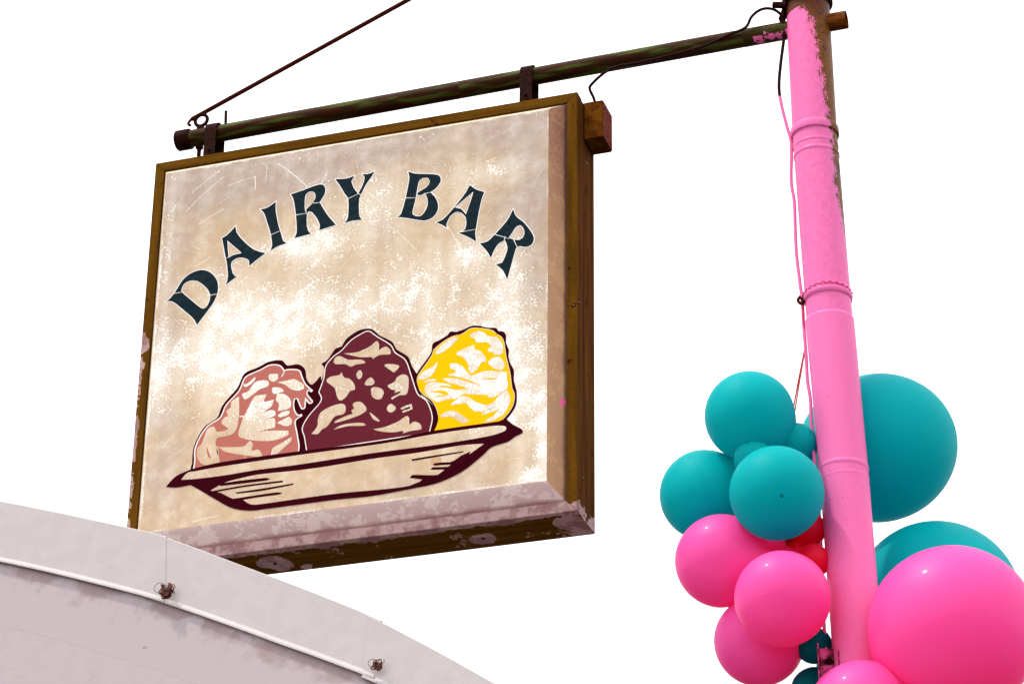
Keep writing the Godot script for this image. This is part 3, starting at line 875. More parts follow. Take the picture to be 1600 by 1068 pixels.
func build_arm() -> void:
	var at := pipe_axis(0.028)
	var arm := thing("sign_arm", at, "rusty green horizontal pipe reaching from the pole above the sign", "pipe")
	var r := 0.0242
	var rel := func(x: float) -> Vector3: return pipe_axis(x) - at
	put("pipe", tube_mesh([rel.call(0.035), rel.call(0.5), rel.call(1.0), rel.call(1.5), rel.call(1.80)], [r], 32), M.pipe, arm)
	# dabs of pink where the pole's paint ran over onto the pipe
	var w_ := 128
	var n1 := noise_bytes(w_, w_, 0.05, 131, 4)
	var px := PackedByteArray()
	px.resize(w_ * w_ * 3)
	for j in w_:
		for i in w_:
			var k := j * w_ + i
			var u := wrapf(i / float(w_) + 0.35, 0.0, 1.0)
			var v := j / float(w_)
			var d := (n1[k] / 255.0 - 0.5) * 1.1 + 0.62 * exp(-pow((u - 0.52) / 0.09, 2.0)) * sm(0.05, 0.35, v) - 0.38 + 0.5 * sm(0.82, 1.0, v)
			var c := Color(0.19, 0.12, 0.05).lerp(Color(0.29, 0.32, 0.12), sm(0.3, 0.7, n1[(k * 3) % (w_ * w_)] / 255.0 * 0.3 + v * 0.2 + 0.25)).lerp(Color(0.93, 0.44, 0.68), sm(0.0, 0.03, d))
			px[3 * k] = int(c.r * 255)
			px[3 * k + 1] = int(c.g * 255)
			px[3 * k + 2] = int(c.b * 255)
	var dabs := textured(picture(w_, w_, px), 0.55)
	dabs.uv1_scale = Vector3(1, 7.1, 1)
	put("painted_end", tube_mesh([rel.call(1.66), rel.call(1.73), rel.call(1.80)], [r + 0.0003], 32), dabs, arm)
	var st := begin()
	add_tube(st, [rel.call(0.024), rel.call(0.027), rel.call(0.064), rel.call(0.067)], [0.026, 0.0295, 0.0295, 0.0275], 28)
	put("end_cap", finish(st), M.iron, arm)
	# two straps: a band over the pipe and a plate down each side of it to the top of the sign
	for x in [0.139, 1.062]:
		var c: Vector3 = rel.call(x)
		var w := 0.034
		var g := begin()
		g.set_smooth_group(0)
		var n := 20
		var foot := SIGN_H + 0.0015 - (c.y + at.y - ORIGIN.y)
		var path := [Vector2(-(r + 0.004), foot), Vector2(-(r + 0.004), foot * 0.5)]
		for k in n + 1:
			var t := PI - PI * k / n
			path.append(Vector2(cos(t), sin(t)) * (r + 0.004))
		path.append(Vector2(r + 0.004, foot * 0.5))
		path.append(Vector2(r + 0.004, foot))
		for k in path.size() - 1:
			var a: Vector2 = path[k]
			var b: Vector2 = path[k + 1]
			var nrm := (b - a).orthogonal().normalized() * 0.003
			if nrm.dot(a + b) < 0: nrm = -nrm
			var f := []
			for e in [[a, 0], [b, 0], [b, 1], [a, 1]]:
				for sx in [-w / 2, w / 2]:
					var p: Vector2 = e[0] + nrm * e[1]
					f.append(c + Vector3(sx, p.y, p.x))
			var mid: Vector3 = (f[0] + f[1] + f[2] + f[3] + f[4] + f[5] + f[6] + f[7]) / 8.0
			g.set_smooth_group(1); out_quad(g, f[4], f[5], f[7], f[6], mid)
			g.set_smooth_group(2); out_quad(g, f[0], f[1], f[3], f[2], mid)
			g.set_smooth_group(-1)
			out_quad(g, f[0], f[2], f[4], f[6], mid)
			out_quad(g, f[1], f[3], f[5], f[7], mid)
		var strap := put("hanger_strap", finish(g), M.iron, arm)
		put("bolt", tube_mesh([c + Vector3(0.0, foot * 0.62, -r - 0.012), c + Vector3(0.0, foot * 0.62, r + 0.012)], [0.005], 8), M.iron, strap)
	put("stud", tube_mesh([rel.call(0.170) + Vector3(0, 0.020, 0), rel.call(0.170) + Vector3(-0.002, 0.071, 0)], [0.0042], 10), M.iron, arm)
	# the eye bolt for the stay
	var e: Vector3 = rel.call(0.094)
	var bolt := begin()
	add_tube(bolt, [e + Vector3(0, -0.062, 0), e + Vector3(0, 0.036, 0)], [0.0058], 12)
	add_tube(bolt, [e + Vector3(0, -0.038, 0), e + Vector3(0, -0.024, 0)], [0.011], 6)
	add_tube(bolt, [e + Vector3(0, 0.022, 0), e + Vector3(0, 0.032, 0)], [0.012], 6)
	var ring := []
	for k in 25: ring.append(e + Vector3(0, 0.055, 0) + Vector3(cos(TAU * k / 24), sin(TAU * k / 24), 0) * 0.0185)
	add_tube(bolt, ring, [0.0052], 10, false)
	put("eye_bolt", finish(bolt), M.iron, arm)

func build_stay() -> void:
	var a := ORIGIN + Vector3(0.060, 1.388, POLE_Z)
	var b := ORIGIN + Vector3(0.7026, 1.662, POLE_Z)
	var d := (b - a).normalized()
	var end := a + d * ((1.815 - 0.060) / d.x)
	var stay := thing("stay_rod", a, "thin rusty rod slanting up from the eye bolt at the pipe end", "rod")
	var st := begin()
	add_tube(st, [d * 0.004, d * 0.3, d * 0.9, end - a], [0.0064], 12)
	put("rod", finish(st), M.rod, stay)
	var hook := []
	for k in 13:
		var t := lerpf(-0.4, PI + 0.9, k / 12.0)
		hook.append(d * (0.022 - cos(t) * 0.0) + Vector3(-cos(t) * 0.010 - 0.012, -sin(t) * 0.013 + 0.003, 0))
	var h2 := begin()
	add_tube(h2, smooth_path([d * 0.028, d * 0.002, d * -0.004 + Vector3(-0.001, -0.012, 0.002), Vector3(0.004, -0.020, 0.004)], 4), [0.0062, 0.006, 0.0055, 0.004], 10)
	put("hook", finish(h2), M.rod, stay)

# the pole leans and bows a little: its axis at a height above the sign's foot
func pole_axis(y: float) -> Vector3:
	var ys := [-4.51, -0.39, 0.05, 0.50, 1.00, 1.4155, 2.5]
	var xs := [1.985, 1.882, 1.8705, 1.852, 1.8375, 1.8336, 1.826]
	for i in ys.size() - 1:
		if y <= ys[i + 1]:
			return Vector3(lerpf(xs[i], xs[i + 1], (y - ys[i]) / (ys[i + 1] - ys[i])), y, POLE_Z)
	return Vector3(xs[-1], y, POLE_Z)

# u is 0.5 where the tube faces the street
func pole_section(levels: Array, sides := 64, v_top := 0.0, v_foot := 0.0) -> ArrayMesh:
	var st := begin()
	st.set_smooth_group(0)
	var turn := atan2(0.3185, 0.948)
	for i in levels.size() - 1:
		for k in sides:
			var p := []
			var uv := []
			for q in [[i, k], [i, k + 1], [i + 1, k + 1], [i + 1, k]]:
				var y: float = levels[q[0]][0]
				var r: float = levels[q[0]][1]
				var u: float = float(q[1]) / sides
				var t: float = (u - 0.5) * TAU + turn
				p.append(pole_axis(y) + Vector3(sin(t), 0, cos(t)) * r)
				uv.append(Vector2(u, (v_top - y) / (v_top - v_foot) if v_top != v_foot else -y))
			quad(st, p[0], p[1], p[2], p[3], uv[0], uv[1], uv[2], uv[3])
	return finish(st)

func build_pole() -> void:
	var base := pole_axis(-4.51)
	var pole := thing("pole", ORIGIN + base, "tall leaning metal pole brushed with pink paint over old brown", "pole")
	var lift := -base
	var r := 0.0573
	put("lower_tube", pole_section([[-4.5, 0.061], [-2.0, 0.061], [-0.39, 0.0590], [0.0, 0.0592], [0.25, 0.0595], [0.458, 0.0605], [0.464, 0.0602], [0.465, 0.0570]]), M.pink_paint, pole, lift)
	put("upper_tube", pole_section([[0.460, r], [0.6, r], [0.8, r], [1.0, r], [1.2, r], [1.46, r]], 64, 1.46, 0.465), M.tube, pole, lift)
	# weld beads and bands
	put("weld_bead", pole_section([[0.045, 0.0590], [0.050, 0.0609], [0.055, 0.0609], [0.060, 0.0590]]), M.pink_paint, pole, lift)
	put("weld_bead", pole_section([[0.016, 0.0590], [0.021, 0.0598], [0.024, 0.0598], [0.029, 0.0590]]), M.pink_paint, pole, lift)
	put("weld_bead", pole_section([[0.934, 0.0566], [0.938, 0.0590], [0.944, 0.0590], [0.948, 0.0566]], 64, 1.46, 0.465), M.tube, pole, lift)
	put("weld_bead", pole_section([[0.962, 0.0566], [0.965, 0.0584], [0.969, 0.0584], [0.972, 0.0566]], 64, 1.46, 0.465), M.tube, pole, lift)
	put("band", pole_section([[1.000, 0.0566], [1.001, 0.0612], [1.004, 0.0622], [1.021, 0.0622], [1.024, 0.0612], [1.025, 0.0566]], 64, 1.46, 0.465), M.tube, pole, lift)
	put("band", pole_section([[0.516, 0.0566], [0.518, 0.0606], [0.528, 0.0616], [0.534, 0.0610], [0.536, 0.0566]]), M.pink_paint, pole, lift)
	# twisted tie wire round the band
	var tw := []
	for k in 121:
		var t := TAU * k / 120.0
		var a := t * 23.0
		var q := pole_axis(0.538 + 0.004 * sin(t * 2.0 + 1.0) + 0.0022 * sin(a))
		tw.append(q + Vector3(sin(t), 0, cos(t)) * (0.0612 + 0.0018 * cos(a)) + lift)
	put("tie_wire", tube_mesh(tw, [0.0022], 6), M.pink_paint, pole)
	for k in [52, 66, 78, 94]: put("bare_wire", tube_mesh(tw.slice(k, k + 5), [0.0025], 6), M.rod, pole)
	var knot := begin()
	var kc := pole_axis(0.527) + Vector3(-0.0605, -0.004, 0.012) + lift
	add_tube(knot, smooth_path([kc + Vector3(-0.006, 0.014, 0), kc + Vector3(-0.012, 0.002, 0.004), kc + Vector3(-0.004, -0.010, 0.006), kc + Vector3(0.005, -0.004, 0.010), kc + Vector3(-0.006, 0.006, 0.008)], 5), [0.004], 8)
	put("tie_knot", finish(knot), M.rod, pole)
	# top: brown collar, then the thinner mast that carries the stay
	put("collar", pole_section([[1.405, 0.0570], [1.407, 0.0640], [1.411, 0.0665], [1.490, 0.0665], [1.494, 0.0640], [1.496, 0.03]]), M.iron, pole, lift)
	put("mast", pole_section([[1.49, 0.040], [2.17, 0.040], [2.172, 0.001]], 32), M.old_paint, pole, lift)
	var stub := begin()
	var a0 := pipe_axis(1.86) - ORIGIN + lift
	var a1 := pipe_axis(1.936) - ORIGIN + lift
	var a2 := pipe_axis(1.925) - ORIGIN + lift
	add_tube(stub, [a0, a1], [0.0242], 28, false)
	add_tube(stub, [a1, a2], [0.0205], 28, false)
	for k in 28:
		pass
	add_tube(stub, [a2, a2 - Vector3(0.001, 0, 0)], [0.0205], 28, true, 4)
	put("pipe_stub", finish(stub), M.old_paint, pole)
	var lug := begin()
	add_box(lug, Vector3(0.010, 0.052, 0.030), Transform3D(Basis(Vector3.FORWARD, 0.35), pole_axis(1.388) + Vector3(-0.062, 0.0, 0.012) + lift), 0.002)
	add_tube(lug, [pole_axis(1.402) + Vector3(-0.05, 0, 0.03) + lift, pole_axis(1.402) + Vector3(-0.086, 0.008, 0.03) + lift], [0.010, 0.009], 10)
	put("cable_lug", finish(lug), M.iron, pole)
	# drips and lumps of paint
	rng.seed = 5
	var lumps := begin()
	for k in 130:
		var y := rng.randf_range(-0.45, 1.0)
		if rng.randf() < 0.55: y = rng.randf_range(-0.35, 0.04)
		var t := rng.randf_range(-1.3, 1.3) + 0.32
		var rr := 0.0592 if y < 0.46 else 0.0573
		var p := pole_axis(y) + Vector3(sin(t), 0, cos(t)) * (rr - 0.0002) + lift
		var s := rng.randf_range(0.0008, 0.0018)
		add_tube(lumps, [p + Vector3(0, s * 2.2, 0), p + Vector3(0, s, 0), p, p - Vector3(0, s * 1.2, 0)], [0.0002, s * 0.8, s, 0.0003], 6, false)
	var lm := put("paint_drip", finish(lumps), M.pink_paint, pole)
	tag(lm, "", "", "", "stuff")

func path_of(list: Array) -> Array:
	var out := []
	for q in list: out.append(Vector3(q[0], q[1], q[2]))
	return out

func build_cables() -> void:
	var p := path_of([[1.2500, 1.1990, -0.075], [1.2480, 1.2244, -0.060], [1.2405, 1.2459, -0.05], [1.2450, 1.2590, -0.045], [1.2843, 1.2875, -0.04], [1.3199, 1.3008, -0.042], [1.3818, 1.3008, -0.042], [1.47, 1.3077, -0.042], [1.5577, 1.3185, -0.042],
		[1.6278, 1.3388, -0.040], [1.6716, 1.3523, -0.040], [1.688, 1.3814, -0.04], [1.7076, 1.3977, -0.04], [1.7302, 1.4012, -0.04], [1.7541, 1.3902, -0.04], [1.7723, 1.3702, -0.045]])
	var o := thing("feed_cable", ORIGIN + p[0], "thin brown cable running along the pipe from the small box to the pole top", "cable")
	var q := []
	for v in smooth_path(p): q.append(v - p[0])
	put("sheath", tube_mesh(q, [0.0040], 10), M.cable_dark, o)
	var d := path_of([[1.7700, 1.375, -0.05], [1.7715, 1.33, -0.056], [1.7688, 1.3072, -0.06], [1.7576, 1.2313, -0.06], [1.7511, 1.1651, -0.06], [1.7552, 1.1111, -0.06], [1.768, 1.0383, -0.06], [1.7765, 0.9977, -0.06], [1.7769, 0.9573, -0.06], [1.7733, 0.8718, -0.06],
		[1.7790, 0.8118, -0.06], [1.7786, 0.7275, -0.06], [1.7793, 0.6567, -0.06], [1.7846, 0.5785, -0.06], [1.7890, 0.5209, -0.06], [1.7898, 0.4577, -0.06], [1.7928, 0.3658, -0.06], [1.7935, 0.3001, -0.06], [1.7988, 0.2465, -0.06],
		[1.7986, 0.1837, -0.06], [1.8005, 0.1107, -0.06], [1.8034, 0.064, -0.06], [1.806, -0.1, -0.075], [1.81, -0.6, -0.075], [1.86, -2.0, -0.075]])
	var h := thing("drop_cable", ORIGIN + d[0], "cable hanging down the edge of the pole, brown at the top and painted pink below", "cable")
	var all := []
	for v in smooth_path(d): all.append(v - d[0])
	put("bare_length", tube_mesh(all.slice(0, 24), [0.0043], 10), M.cable_dark, h)
	put("painted_length", tube_mesh(all.slice(23), [0.0044], 10), M.pink_paint, h)
	var s := thing("balloon_string", ORIGIN + Vector3(1.7900, 0.52, -0.055), "pair of thin red strings tying the upper balloons to the pole band", "string")
	for k in 2:
		var sx := 0.006 * k
		put("strand", tube_mesh([Vector3(0, 0, 0), Vector3(0.0005 + sx * 0.2, -0.13, -0.004), Vector3(-0.021 + sx * 0.6, -0.227, -0.004), Vector3(-0.043 + sx, -0.330, -0.006), Vector3(-0.045 + sx, -0.37, -0.006)], [0.0018], 6), M.string, s)

func build_junction_box() -> void:
	var at := ORIGIN + Vector3(SIGN_W + 0.0275, 1.156, -0.0975)
	var o := thing("junction_box", at, "small rusty brown metal box fixed to the upper corner of the sign", "electrical box")
	put("case", box_mesh(Vector3(0.051, 0.114, 0.085), 0.0015), M.cabinet, o)
	put("side_cover", box_mesh(Vector3(0.0024, 0.110, 0.081), 0.0008), M.cabinet_rust, o, Vector3(0.0266, 0, 0))
	put("cable_gland", tube_mesh([Vector3(0.004, 0.055, 0.02), Vector3(0.004, 0.064, 0.02)], [0.008], 10), M.iron, o)
	for s in [-1, 1]: put("screw", tube_mesh([Vector3(0.027, 0.042 * s, 0.026 * s), Vector3(0.0295, 0.042 * s, 0.026 * s)], [0.004, 0.003], 8), M.iron, o)

# ---------------------------------------------------------------- balloons
func balloon(centre: Vector3, r: float, axis: Vector3, long: float, m: Material, nub_m: Material, label: String, group: String, stretch := 1.0) -> void:
	var o := thing("balloon", ORIGIN + centre, label, "balloon", group)
	var up := axis.normalized()   # from the neck to the crown
	var side := up.cross(Vector3(0.3, 0.2, 0.9)).normalized()
	o.basis = Basis(side, up, side.cross(up))
	var prof := []
	var n := 40
	for i in n + 1:
		var t := PI * i / n
		var y := -cos(t)
		var rr := sin(t)
		if y < 0:
			# the lower half narrows towards the neck
			var q := pow(-y, 2.2)
			y = y * (1.0 + 0.16 * long * q)
			rr *= 1.0 - 0.10 * long * q
		prof.append(Vector2(maxf(rr, 0.0) * r, y * r * stretch))
	prof[0].x = 0.05 * r
	prof[n].x = 0.0
	var skin := put("skin", lathe(prof, 64), m, o)
	var c := 0.0055 if r < 0.15 else 0.006
	# the thick spot at the crown
	put("crown_spot", lathe([Vector2(c, r - c * c / r * 0.5 - 0.0002), Vector2(c * 0.7, r + 0.0001), Vector2(c * 0.3, r + 0.0006), Vector2(0, r + 0.0007)], 20), nub_m, skin, Vector3(0, r * (stretch - 1.0), 0))
	var foot := -r * stretch * (1.0 + 0.16 * long)
	put("knot", lathe([Vector2(0.001, foot - 0.020), Vector2(0.011, foot - 0.021), Vector2(0.009, foot - 0.016), Vector2(0.004, foot - 0.011), Vector2(0.0055, foot - 0.006), Vector2(0.005, foot - 0.002), Vector2(r * 0.07, foot + 0.004)], 20), nub_m, skin)

func build_balloons() -> void:
	var teal := balloon_material(Color(0.0, 0.655, 0.665), 0.50, Color(0.0, 0.70, 0.74), 0.16)
	var teal_spot := balloon_material(Color(0.0, 0.655, 0.665).darkened(0.25), 0.5, Color(0.0, 0.3, 0.3), 0.1)
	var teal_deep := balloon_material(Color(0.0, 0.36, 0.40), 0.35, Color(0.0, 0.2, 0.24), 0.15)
	var pink := balloon_material(Color(1.0, 0.385, 0.80), 0.48, Color(0.98, 0.10, 0.50), 0.40)
	pink.clearcoat_enabled = true
	pink.clearcoat = 0.07
	pink.clearcoat_roughness = 0.10
	var pink_spot := balloon_material(Color(1.0, 0.385, 0.80).lightened(0.05), 0.45, Color(0.9, 0.1, 0.35), 0.2)
	var red := balloon_material(Color(0.95, 0.12, 0.30), 0.30, Color(1.0, 0.03, 0.13), 0.25)
	var g1 := "teal balloons tied round the pole"
	var g2 := "pink balloons tied round the pole"
	var f := Vector3(0.282, -0.468, 0.838)   # towards the street
	var rt := Vector3(0.949, 0.011, -0.314)
	var u := Vector3(0.138, 0.884, 0.447)
	balloon(Vector3(1.659, 0.195, -0.0043), 0.1105, -rt * 0.75 + u * 0.66 + f * 0.1, 0.7, teal, teal_spot, "uppermost teal balloon of the bunch, standing clear against the sky", g1)
	balloon(Vector3(1.7574, 0.1328, -0.0646), 0.0530, rt * 0.5 + u * 0.5 + f * 0.4, 0.5, teal, teal_spot, "small teal balloon touching the pole under the red strings", g1)
	balloon(Vector3(1.6691, 0.0685, 0.0126), 0.0485, u * 0.8 - rt * 0.3 + f * 0.3, 0.5, teal, teal_spot, "smallest teal balloon, wedged between the three medium teal ones", g1)
	balloon(Vector3(1.5222, 0.0371, -0.0825), 0.1115, -rt * 0.9 - u * 0.3 + f * 0.1, 0.8, teal, teal_spot, "teal balloon farthest out from the pole, above a pink one", g1)
	balloon(Vector3(1.7352, -0.053, 0.0672), 0.1125, f + rt * 0.01, 0.5, teal, teal_spot, "teal balloon in front, its dark crown spot facing the viewer", g1)
	balloon(Vector3(1.912, 0.2178, -0.3163), 0.1865, rt * 0.92 + u * 0.26 + f * 0.28, 0.3, teal, teal_spot, "giant teal balloon half hidden behind the pole", g1, 1.065)
	balloon(Vector3(2.0252, -0.1963, -0.378), 0.2066, rt * 0.6 + u * 0.6 - f * 0.3, 0.5, teal, teal_spot, "giant teal balloon peeping out above the giant pink balloon", g1)
	balloon(Vector3(1.5765, -0.1731, -0.0153), 0.1118, -rt + u * 0.16, 1.5, pink, pink_spot, "upper pink balloon directly below the outermost teal one", g2)
	balloon(Vector3(1.7399, -0.3236, 0.0675), 0.1122, f * 0.85 - rt * 0.48 + u * 0.17, 0.4, pink, pink_spot, "glossy pink balloon in front, just left of the pole", g2)
	balloon(Vector3(1.6457, -0.3584, -0.0867), 0.1080, -rt * 0.6 - u * 0.7, 0.6, pink, pink_spot, "shaded pink balloon below and behind the glossy front one", g2)
	balloon(Vector3(1.7758, -0.0933, -0.0713), 0.0445, -u + rt * 0.2, 0.4, red, red, "small deep red balloon tucked under the front teal balloon", "small red balloons inside the bunch")
	balloon(Vector3(1.7902, -0.1869, -0.0472), 0.0415, u * 0.3 + rt * 0.4 + f * 0.5, 0.4, red, red, "small red balloon resting on the glossy pink one beside the pole", "small red balloons inside the bunch")
	balloon(Vector3(1.7211, -0.0981, -0.1423), 0.0720, rt * 0.5 + u * 0.2 - f * 0.3, 0.5, pink, pink_spot, "half hidden pink balloon deep in the bunch, behind the two red ones", g2)
	balloon(Vector3(2.1211, -0.4226, 0.0018), 0.1960, f * 0.8 + rt * 0.45 - u * 0.2, 0.4, pink, pink_spot, "giant hot pink balloon in front of the pole's right side", g2)
	balloon(Vector3(1.9062, -0.6165, 0.0276), 0.1278, f * 0.95 - u * 0.1, 0.4, pink, pink_spot, "pink balloon at the foot of the bunch, in front of the pole", g2)
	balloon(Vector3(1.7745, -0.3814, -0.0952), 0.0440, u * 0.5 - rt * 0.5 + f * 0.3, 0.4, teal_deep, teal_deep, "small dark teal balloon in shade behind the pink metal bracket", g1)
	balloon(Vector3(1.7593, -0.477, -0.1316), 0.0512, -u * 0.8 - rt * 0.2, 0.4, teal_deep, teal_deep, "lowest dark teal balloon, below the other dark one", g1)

func build_ties() -> void:
	var o := thing("tied_necks", ORIGIN + Vector3(1.7378, -0.1523, -0.0111), "knotted red balloon necks tied together between the pink balloons", "balloon tie")
	var red := balloon_material(Color(0.85, 0.06, 0.10), 0.3, Color(1.0, 0.03, 0.04), 0.25)
	rng.seed = 21
	for k in 6:
		var a := Vector3(rng.randf_range(-1, 1), rng.randf_range(-0.5, 1), rng.randf_range(-0.4, 1)).normalized()
		var b := a.cross(Vector3(0.2, 0.9, 0.3)).normalized()
		put("neck", tube_mesh(smooth_path([-a * 0.004, a * 0.010 + b * 0.004, a * 0.020 - b * 0.003, a * 0.028 + b * 0.006], 4), [0.004, 0.005, 0.0045, 0.005, 0.006, 0.005, 0.004, 0.005, 0.007, 0.008, 0.009, 0.010, 0.009], 10), red, o)

func build_bracket() -> void:
	var o := thing("channel_bracket", ORIGIN + Vector3(1.822, -0.47, -0.03), "short pink painted metal channel on the pole among the lower balloons", "bracket")
	var st := begin()
	var b := Basis(Vector3.UP, 0.25)
	add_box(st, Vector3(0.046, 0.11, 0.004), Transform3D(b, Vector3(0, 0, -0.012)), 0.001)
	add_box(st, Vector3(0.003, 0.116, 0.030), Transform3D(b, Vector3(-0.0235, 0.002, 0.004)), 0.001)
	add_box(st, Vector3(0.003, 0.100, 0.030), Transform3D(b, Vector3(0.0220, 0.0, -0.006)), 0.001)
	put("channel", finish(st), M.pink_bracket, o)
	put("bolt_head", tube_mesh([Vector3(0, 0.022, -0.011), Vector3(0, 0.022, -0.003)], [0.009, 0.008], 6), M.iron, o)
	put("bolt_head", tube_mesh([Vector3(0, -0.018, -0.011), Vector3(0, -0.018, -0.003)], [0.009, 0.008], 6), M.iron, o)

# ---------------------------------------------------------------- the building with the arched end
const ARCH := Vector2(-1.0631, -4.3811)
const ARCH_R := 4.2962
const WALL_Z := 1.0

func arch_point(r: float, t: float, z: float) -> Vector3:
	return Vector3(ARCH.x + sin(t) * r, ARCH.y + cos(t) * r, z)

func fascia_deep(t: float) -> float:
	# the wall's trim narrows towards the eaves
	var ts := [-2.0, 0.40, 0.47, 0.51, 0.537, 0.557, 0.65, 2.0]
	var ds := [0.134, 0.131, 0.1235, 0.1145, 0.107, 0.099, 0.080, 0.080]
	for i in ts.size() - 1:
		if t <= ts[i + 1]: return lerpf(ds[i], ds[i + 1], (t - ts[i]) / (ts[i + 1] - ts[i]))
	return 0.08

func build_building() -> void:
	var o := thing("arched_building", ORIGIN + Vector3(ARCH.x, -4.51, WALL_Z - 0.3), "white building with an arched metal end wall in front of the sign", "building")
	var lift := -Vector3(ARCH.x, -4.51, WALL_Z - 0.3)
	var t0 := -1.45
	var t1 := 1.45
	var n := 96
	# wall: arch-shaped slab set back behind the trim
	var st := begin()
	st.set_smooth_group(-1)
	for k in n:
		var a := lerpf(t0, t1, float(k) / n)
		var b := lerpf(t0, t1, float(k + 1) / n)
		for z in [WALL_Z - 0.0035, WALL_Z - 0.55]:
			var pa := arch_point(ARCH_R - 0.022, a, z) + lift
			var pb := arch_point(ARCH_R - 0.022, b, z) + lift
			var ga := Vector3(pa.x, 0.0, pa.z)
			var gb := Vector3(pb.x, 0.0, pb.z)
			if z > WALL_Z - 0.1: quad(st, ga, gb, pb, pa, uvof(ga), uvof(gb), uvof(pb), uvof(pa))
			else: quad(st, gb, ga, pa, pb, uvof(gb), uvof(ga), uvof(pa), uvof(pb))
	put("end_wall", finish(st), M.wall, o)
	# a darker, redder strip below the trim, fading raggedly downwards
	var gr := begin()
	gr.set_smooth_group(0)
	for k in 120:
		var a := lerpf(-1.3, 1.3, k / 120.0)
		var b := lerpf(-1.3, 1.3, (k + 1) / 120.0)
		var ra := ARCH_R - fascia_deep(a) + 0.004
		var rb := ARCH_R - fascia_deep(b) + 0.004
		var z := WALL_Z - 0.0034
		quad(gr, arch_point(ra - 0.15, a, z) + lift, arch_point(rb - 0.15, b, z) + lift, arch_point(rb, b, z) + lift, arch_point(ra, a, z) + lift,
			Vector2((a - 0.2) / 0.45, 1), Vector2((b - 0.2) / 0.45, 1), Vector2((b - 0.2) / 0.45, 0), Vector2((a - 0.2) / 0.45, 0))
	put("under_trim_strip", finish(gr), M.under_trim, o)
	var rf := begin()
	rf.set_smooth_group(0)
	for k in n:
		var a := lerpf(t0, t1, float(k) / n)
		var b := lerpf(t0, t1, float(k + 1) / n)
		quad(rf, arch_point(ARCH_R - 0.016, a, WALL_Z - 0.004) + lift, arch_point(ARCH_R - 0.016, b, WALL_Z - 0.004) + lift, arch_point(ARCH_R - 0.016, b, WALL_Z - 0.6) + lift, arch_point(ARCH_R - 0.016, a, WALL_Z - 0.6) + lift)
	put("roof", finish(rf), M.fascia, o)
	# trim: sheets lapped one over the next, each with a folded drip edge
	var cuts := [-1.38, -1.20, -1.02, -0.84, -0.66, -0.48, -0.30, -0.12, 0.06, 0.215, 0.3955, 0.5258, 0.70, 0.90, 1.13, 1.31]
	for i in cuts.size() - 1:
		var z: float = WALL_Z + (0.0008 if i % 2 else 0.0)
		var a0: float = cuts[i] - 0.004
		var a1: float = cuts[i + 1] + 0.003
		var low: float = 0.0025 * (i % 2)
		var f := begin()
		var d := begin()
		var m := 14
		for k in m:
			var rows := []
			for q in [k, k + 1]:
				var t := lerpf(a0, a1, float(q) / m)
				var deep := fascia_deep(t) + low + 0.004 * (1.0 - float(q) / m)
				# down the front, then out and under the fold
				var top := ARCH_R + low * 0.5 + (0.0 if i % 2 else 0.0035 * sm(0.4, 1.0, float(q) / m))
				# each sheet is only slightly bent, so the arch is a little faceted
				var x := clampf((t - cuts[i]) / (cuts[i + 1] - cuts[i]), 0.0, 1.0)
				var sag := -0.3 * ARCH_R * (1.0 - cos((cuts[i + 1] - cuts[i]) / 2)) * 4.0 * x * (1.0 - x) + (0.004 * exp(-pow((t - 0.3955) / 0.03, 2.0)))
				top += sag
				var edge := ARCH_R - deep + sag * 0.6
				# seams stand upright rather than square to the arch
				var lean := t + 0.12 * deep
				var fold := t + 0.12 * (deep - 0.009)
				rows.append([arch_point(top, t, z - 0.02), arch_point(top, t, z - 0.001), arch_point(top - 0.0015, t, z), arch_point(edge + 0.009, fold, z + 0.0005),
					arch_point(edge + 0.0052, fold, z + 0.002), arch_point(edge + 0.0015, lean, z + 0.0046), arch_point(edge - 0.0025, lean, z + 0.005), arch_point(edge - 0.0025, lean, z - 0.003)])
			for e in 7:
				var target: SurfaceTool = f if e < 3 else d
				target.set_smooth_group(e if e != 4 else 3)
				var p: Array = [rows[0][e] + lift, rows[0][e + 1] + lift, rows[1][e + 1] + lift, rows[1][e] + lift]
				quad(target, p[0], p[1], p[2], p[3], uvof(p[0]), uvof(p[1]), uvof(p[2]), uvof(p[3]))
		var panel := put("fascia_panel", finish(f), M.fascia, o)
		put("drip_edge", finish(d), M.fascia, panel)

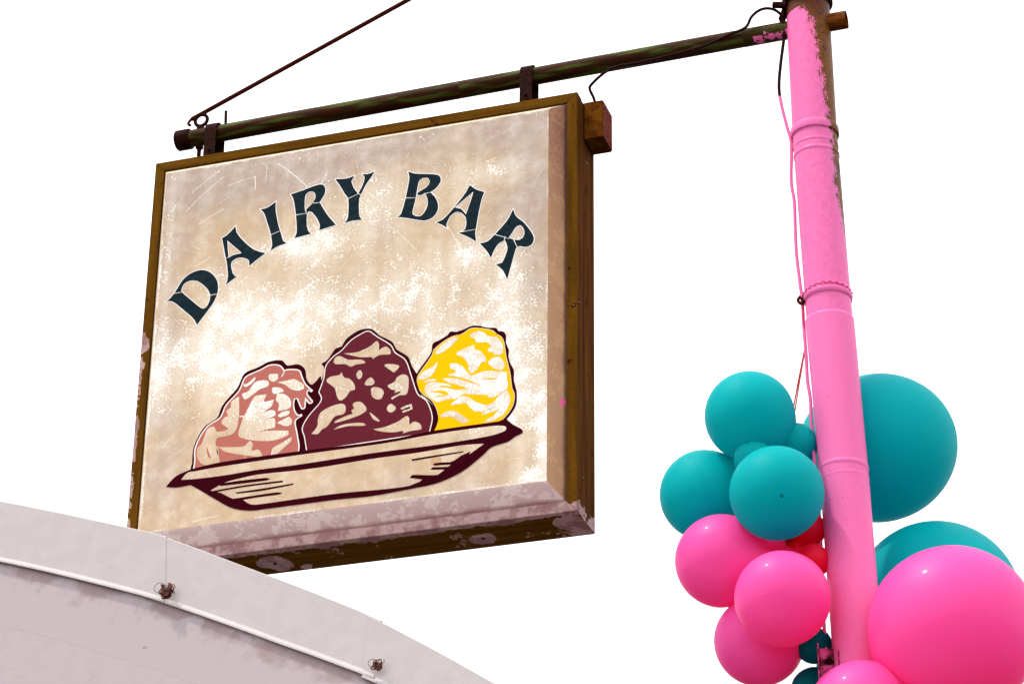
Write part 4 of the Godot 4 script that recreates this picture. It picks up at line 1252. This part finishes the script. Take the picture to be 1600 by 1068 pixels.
func build_tangles() -> void:
	var spots := [[0.4145, 0.030, "tangle of dry twigs caught in the lap of the white trim, nearest the sign", 3], [0.5415, 0.021, "smaller dark tangle caught lower down the white trim", 9]]
	for q in spots:
		var t: float = q[0]
		var at := arch_point(ARCH_R - fascia_deep(t) + 0.022, t, WALL_Z + 0.014)
		var o := thing("dry_tangle", ORIGIN + at, q[2], "dry leaves", "rubbish caught on the trim")
		rng.seed = q[3]
		var s: float = q[1]
		var st := begin()
		for k in 14:
			var pts := []
			var p := Vector3(rng.randf_range(-0.5, 0.3), rng.randf_range(-0.7, 0.2), rng.randf_range(-0.1, 0.3)) * s * 0.55
			var head := rng.randf_range(0.0, TAU)
			var curl := rng.randf_range(0.35, 0.9) * (1 if rng.randf() < 0.5 else -1)
			for j in 8:
				pts.append(p)
				p += Vector3(cos(head), sin(head), rng.randf_range(-0.3, 0.3)) * s * 0.12
				head += curl
			add_tube(st, smooth_path(pts, 2), [rng.randf_range(0.0006, 0.0012)], 5)
		# one long loose loop
		var loop := []
		for j in 15: loop.append(Vector3(-0.55 + 0.42 * cos(j * 0.42 - 0.6), 0.15 + 0.38 * sin(j * 0.42 - 0.6), 0.15) * s)
		add_tube(st, smooth_path(loop, 2), [0.0006], 5)
		put("twigs", finish(st), M.twig, o)
		var lf := begin()
		lf.set_smooth_group(-1)
		for k in 22:
			var c := Vector3(rng.randf_range(-0.5, 0.5), rng.randf_range(-0.8, 0.3), rng.randf_range(0.0, 0.4)) * s * 0.7
			var a := Vector3(rng.randf_range(-1, 1), rng.randf_range(-1, 1), rng.randf_range(-0.5, 0.5)).normalized() * s * 0.34
			var b := a.cross(Vector3(rng.randf_range(-1, 1), rng.randf_range(-1, 1), 1)).normalized() * s * 0.16
			tri(lf, c - a, c + b, c + a)
			tri(lf, c - a, c + a, c - b + Vector3(0, 0, s * 0.06))
		put("leaf_scraps", finish(lf), M.twig, o)

func build_ground() -> void:
	var st := begin()
	st.set_smooth_group(0)
	var s := 400.0
	quad(st, Vector3(-s, 0, s), Vector3(s, 0, s), Vector3(s, 0, -s), Vector3(-s, 0, -s), Vector2(0, 0), Vector2(200, 0), Vector2(200, 200), Vector2(0, 200))
	var m := textured(mottled(512, 512, Color(0.26, 0.255, 0.25), Color(0.22, 0.215, 0.21), Color(0.30, 0.295, 0.29), 0.03, 111), 0.9)
	var g := put("ground", finish(st), m, self)
	tag(g, "grey asphalt ground", "", "", "structure")

# ---------------------------------------------------------------- scene
func _ready() -> void:
	var cam := Camera3D.new()
	cam.name = "camera"
	cam.near = 0.05
	cam.far = 1500.0
	cam.fov = 13.63050
	cam.transform = Transform3D(Basis(Vector3(0.94944596, 0.01067492, -0.31374898), Vector3(0.13777233, 0.8838659, 0.44698977), Vector3(0.28208361, -0.46761856, 0.83771219)).orthonormalized(), ORIGIN + Vector3(3.09824, -2.90870, 6.09378))
	add_child(cam)
	cam.current = true
	var env := Environment.new()
	env.background_mode = Environment.BG_SKY
	var sky := Sky.new()
	var sm_ := ProceduralSkyMaterial.new()
	sm_.sky_top_color = Color(0.99, 0.995, 1.0)
	sm_.sky_horizon_color = Color(0.985, 0.99, 1.0)
	sm_.ground_bottom_color = Color(0.35, 0.34, 0.33)
	sm_.ground_horizon_color = Color(0.6, 0.6, 0.6)
	sm_.sky_energy_multiplier = 1.3
	sm_.sun_angle_max = 1.0
	sky.sky_material = sm_
	env.sky = sky
	env.tonemap_mode = Environment.TONE_MAPPER_LINEAR
	env.tonemap_exposure = 1.0
	env.sdfgi_enabled = true
	env.ssao_enabled = true
	env.ssil_enabled = true
	var we := WorldEnvironment.new()
	we.name = "environment"
	we.environment = env
	add_child(we)
	var sun := DirectionalLight3D.new()
	sun.name = "sun"
	sun.light_energy = 0.9
	sun.light_color = Color(1.0, 0.97, 0.92)
	sun.light_angular_distance = 3.0
	sun.shadow_enabled = true
	add_child(sun)
	sun.look_at_from_position(Vector3(-0.33, 0.90, 0.27) * 50.0, Vector3.ZERO, Vector3.RIGHT)
	make_materials()
	M.pink_bracket = bumped(textured(mottled(128, 128, Color(0.85, 0.35, 0.6), Color(0.45, 0.12, 0.25), Color(0.20, 0.03, 0.08), 0.04, 121, 0.6), 0.35), M.fine_bump, 0.5)
	build_ground()
	build_building()
	build_pole()
	build_sign()
	build_arm()
	build_stay()
	build_junction_box()
	build_cables()
	build_bracket()
	build_balloons()
	build_ties()
	build_tangles()
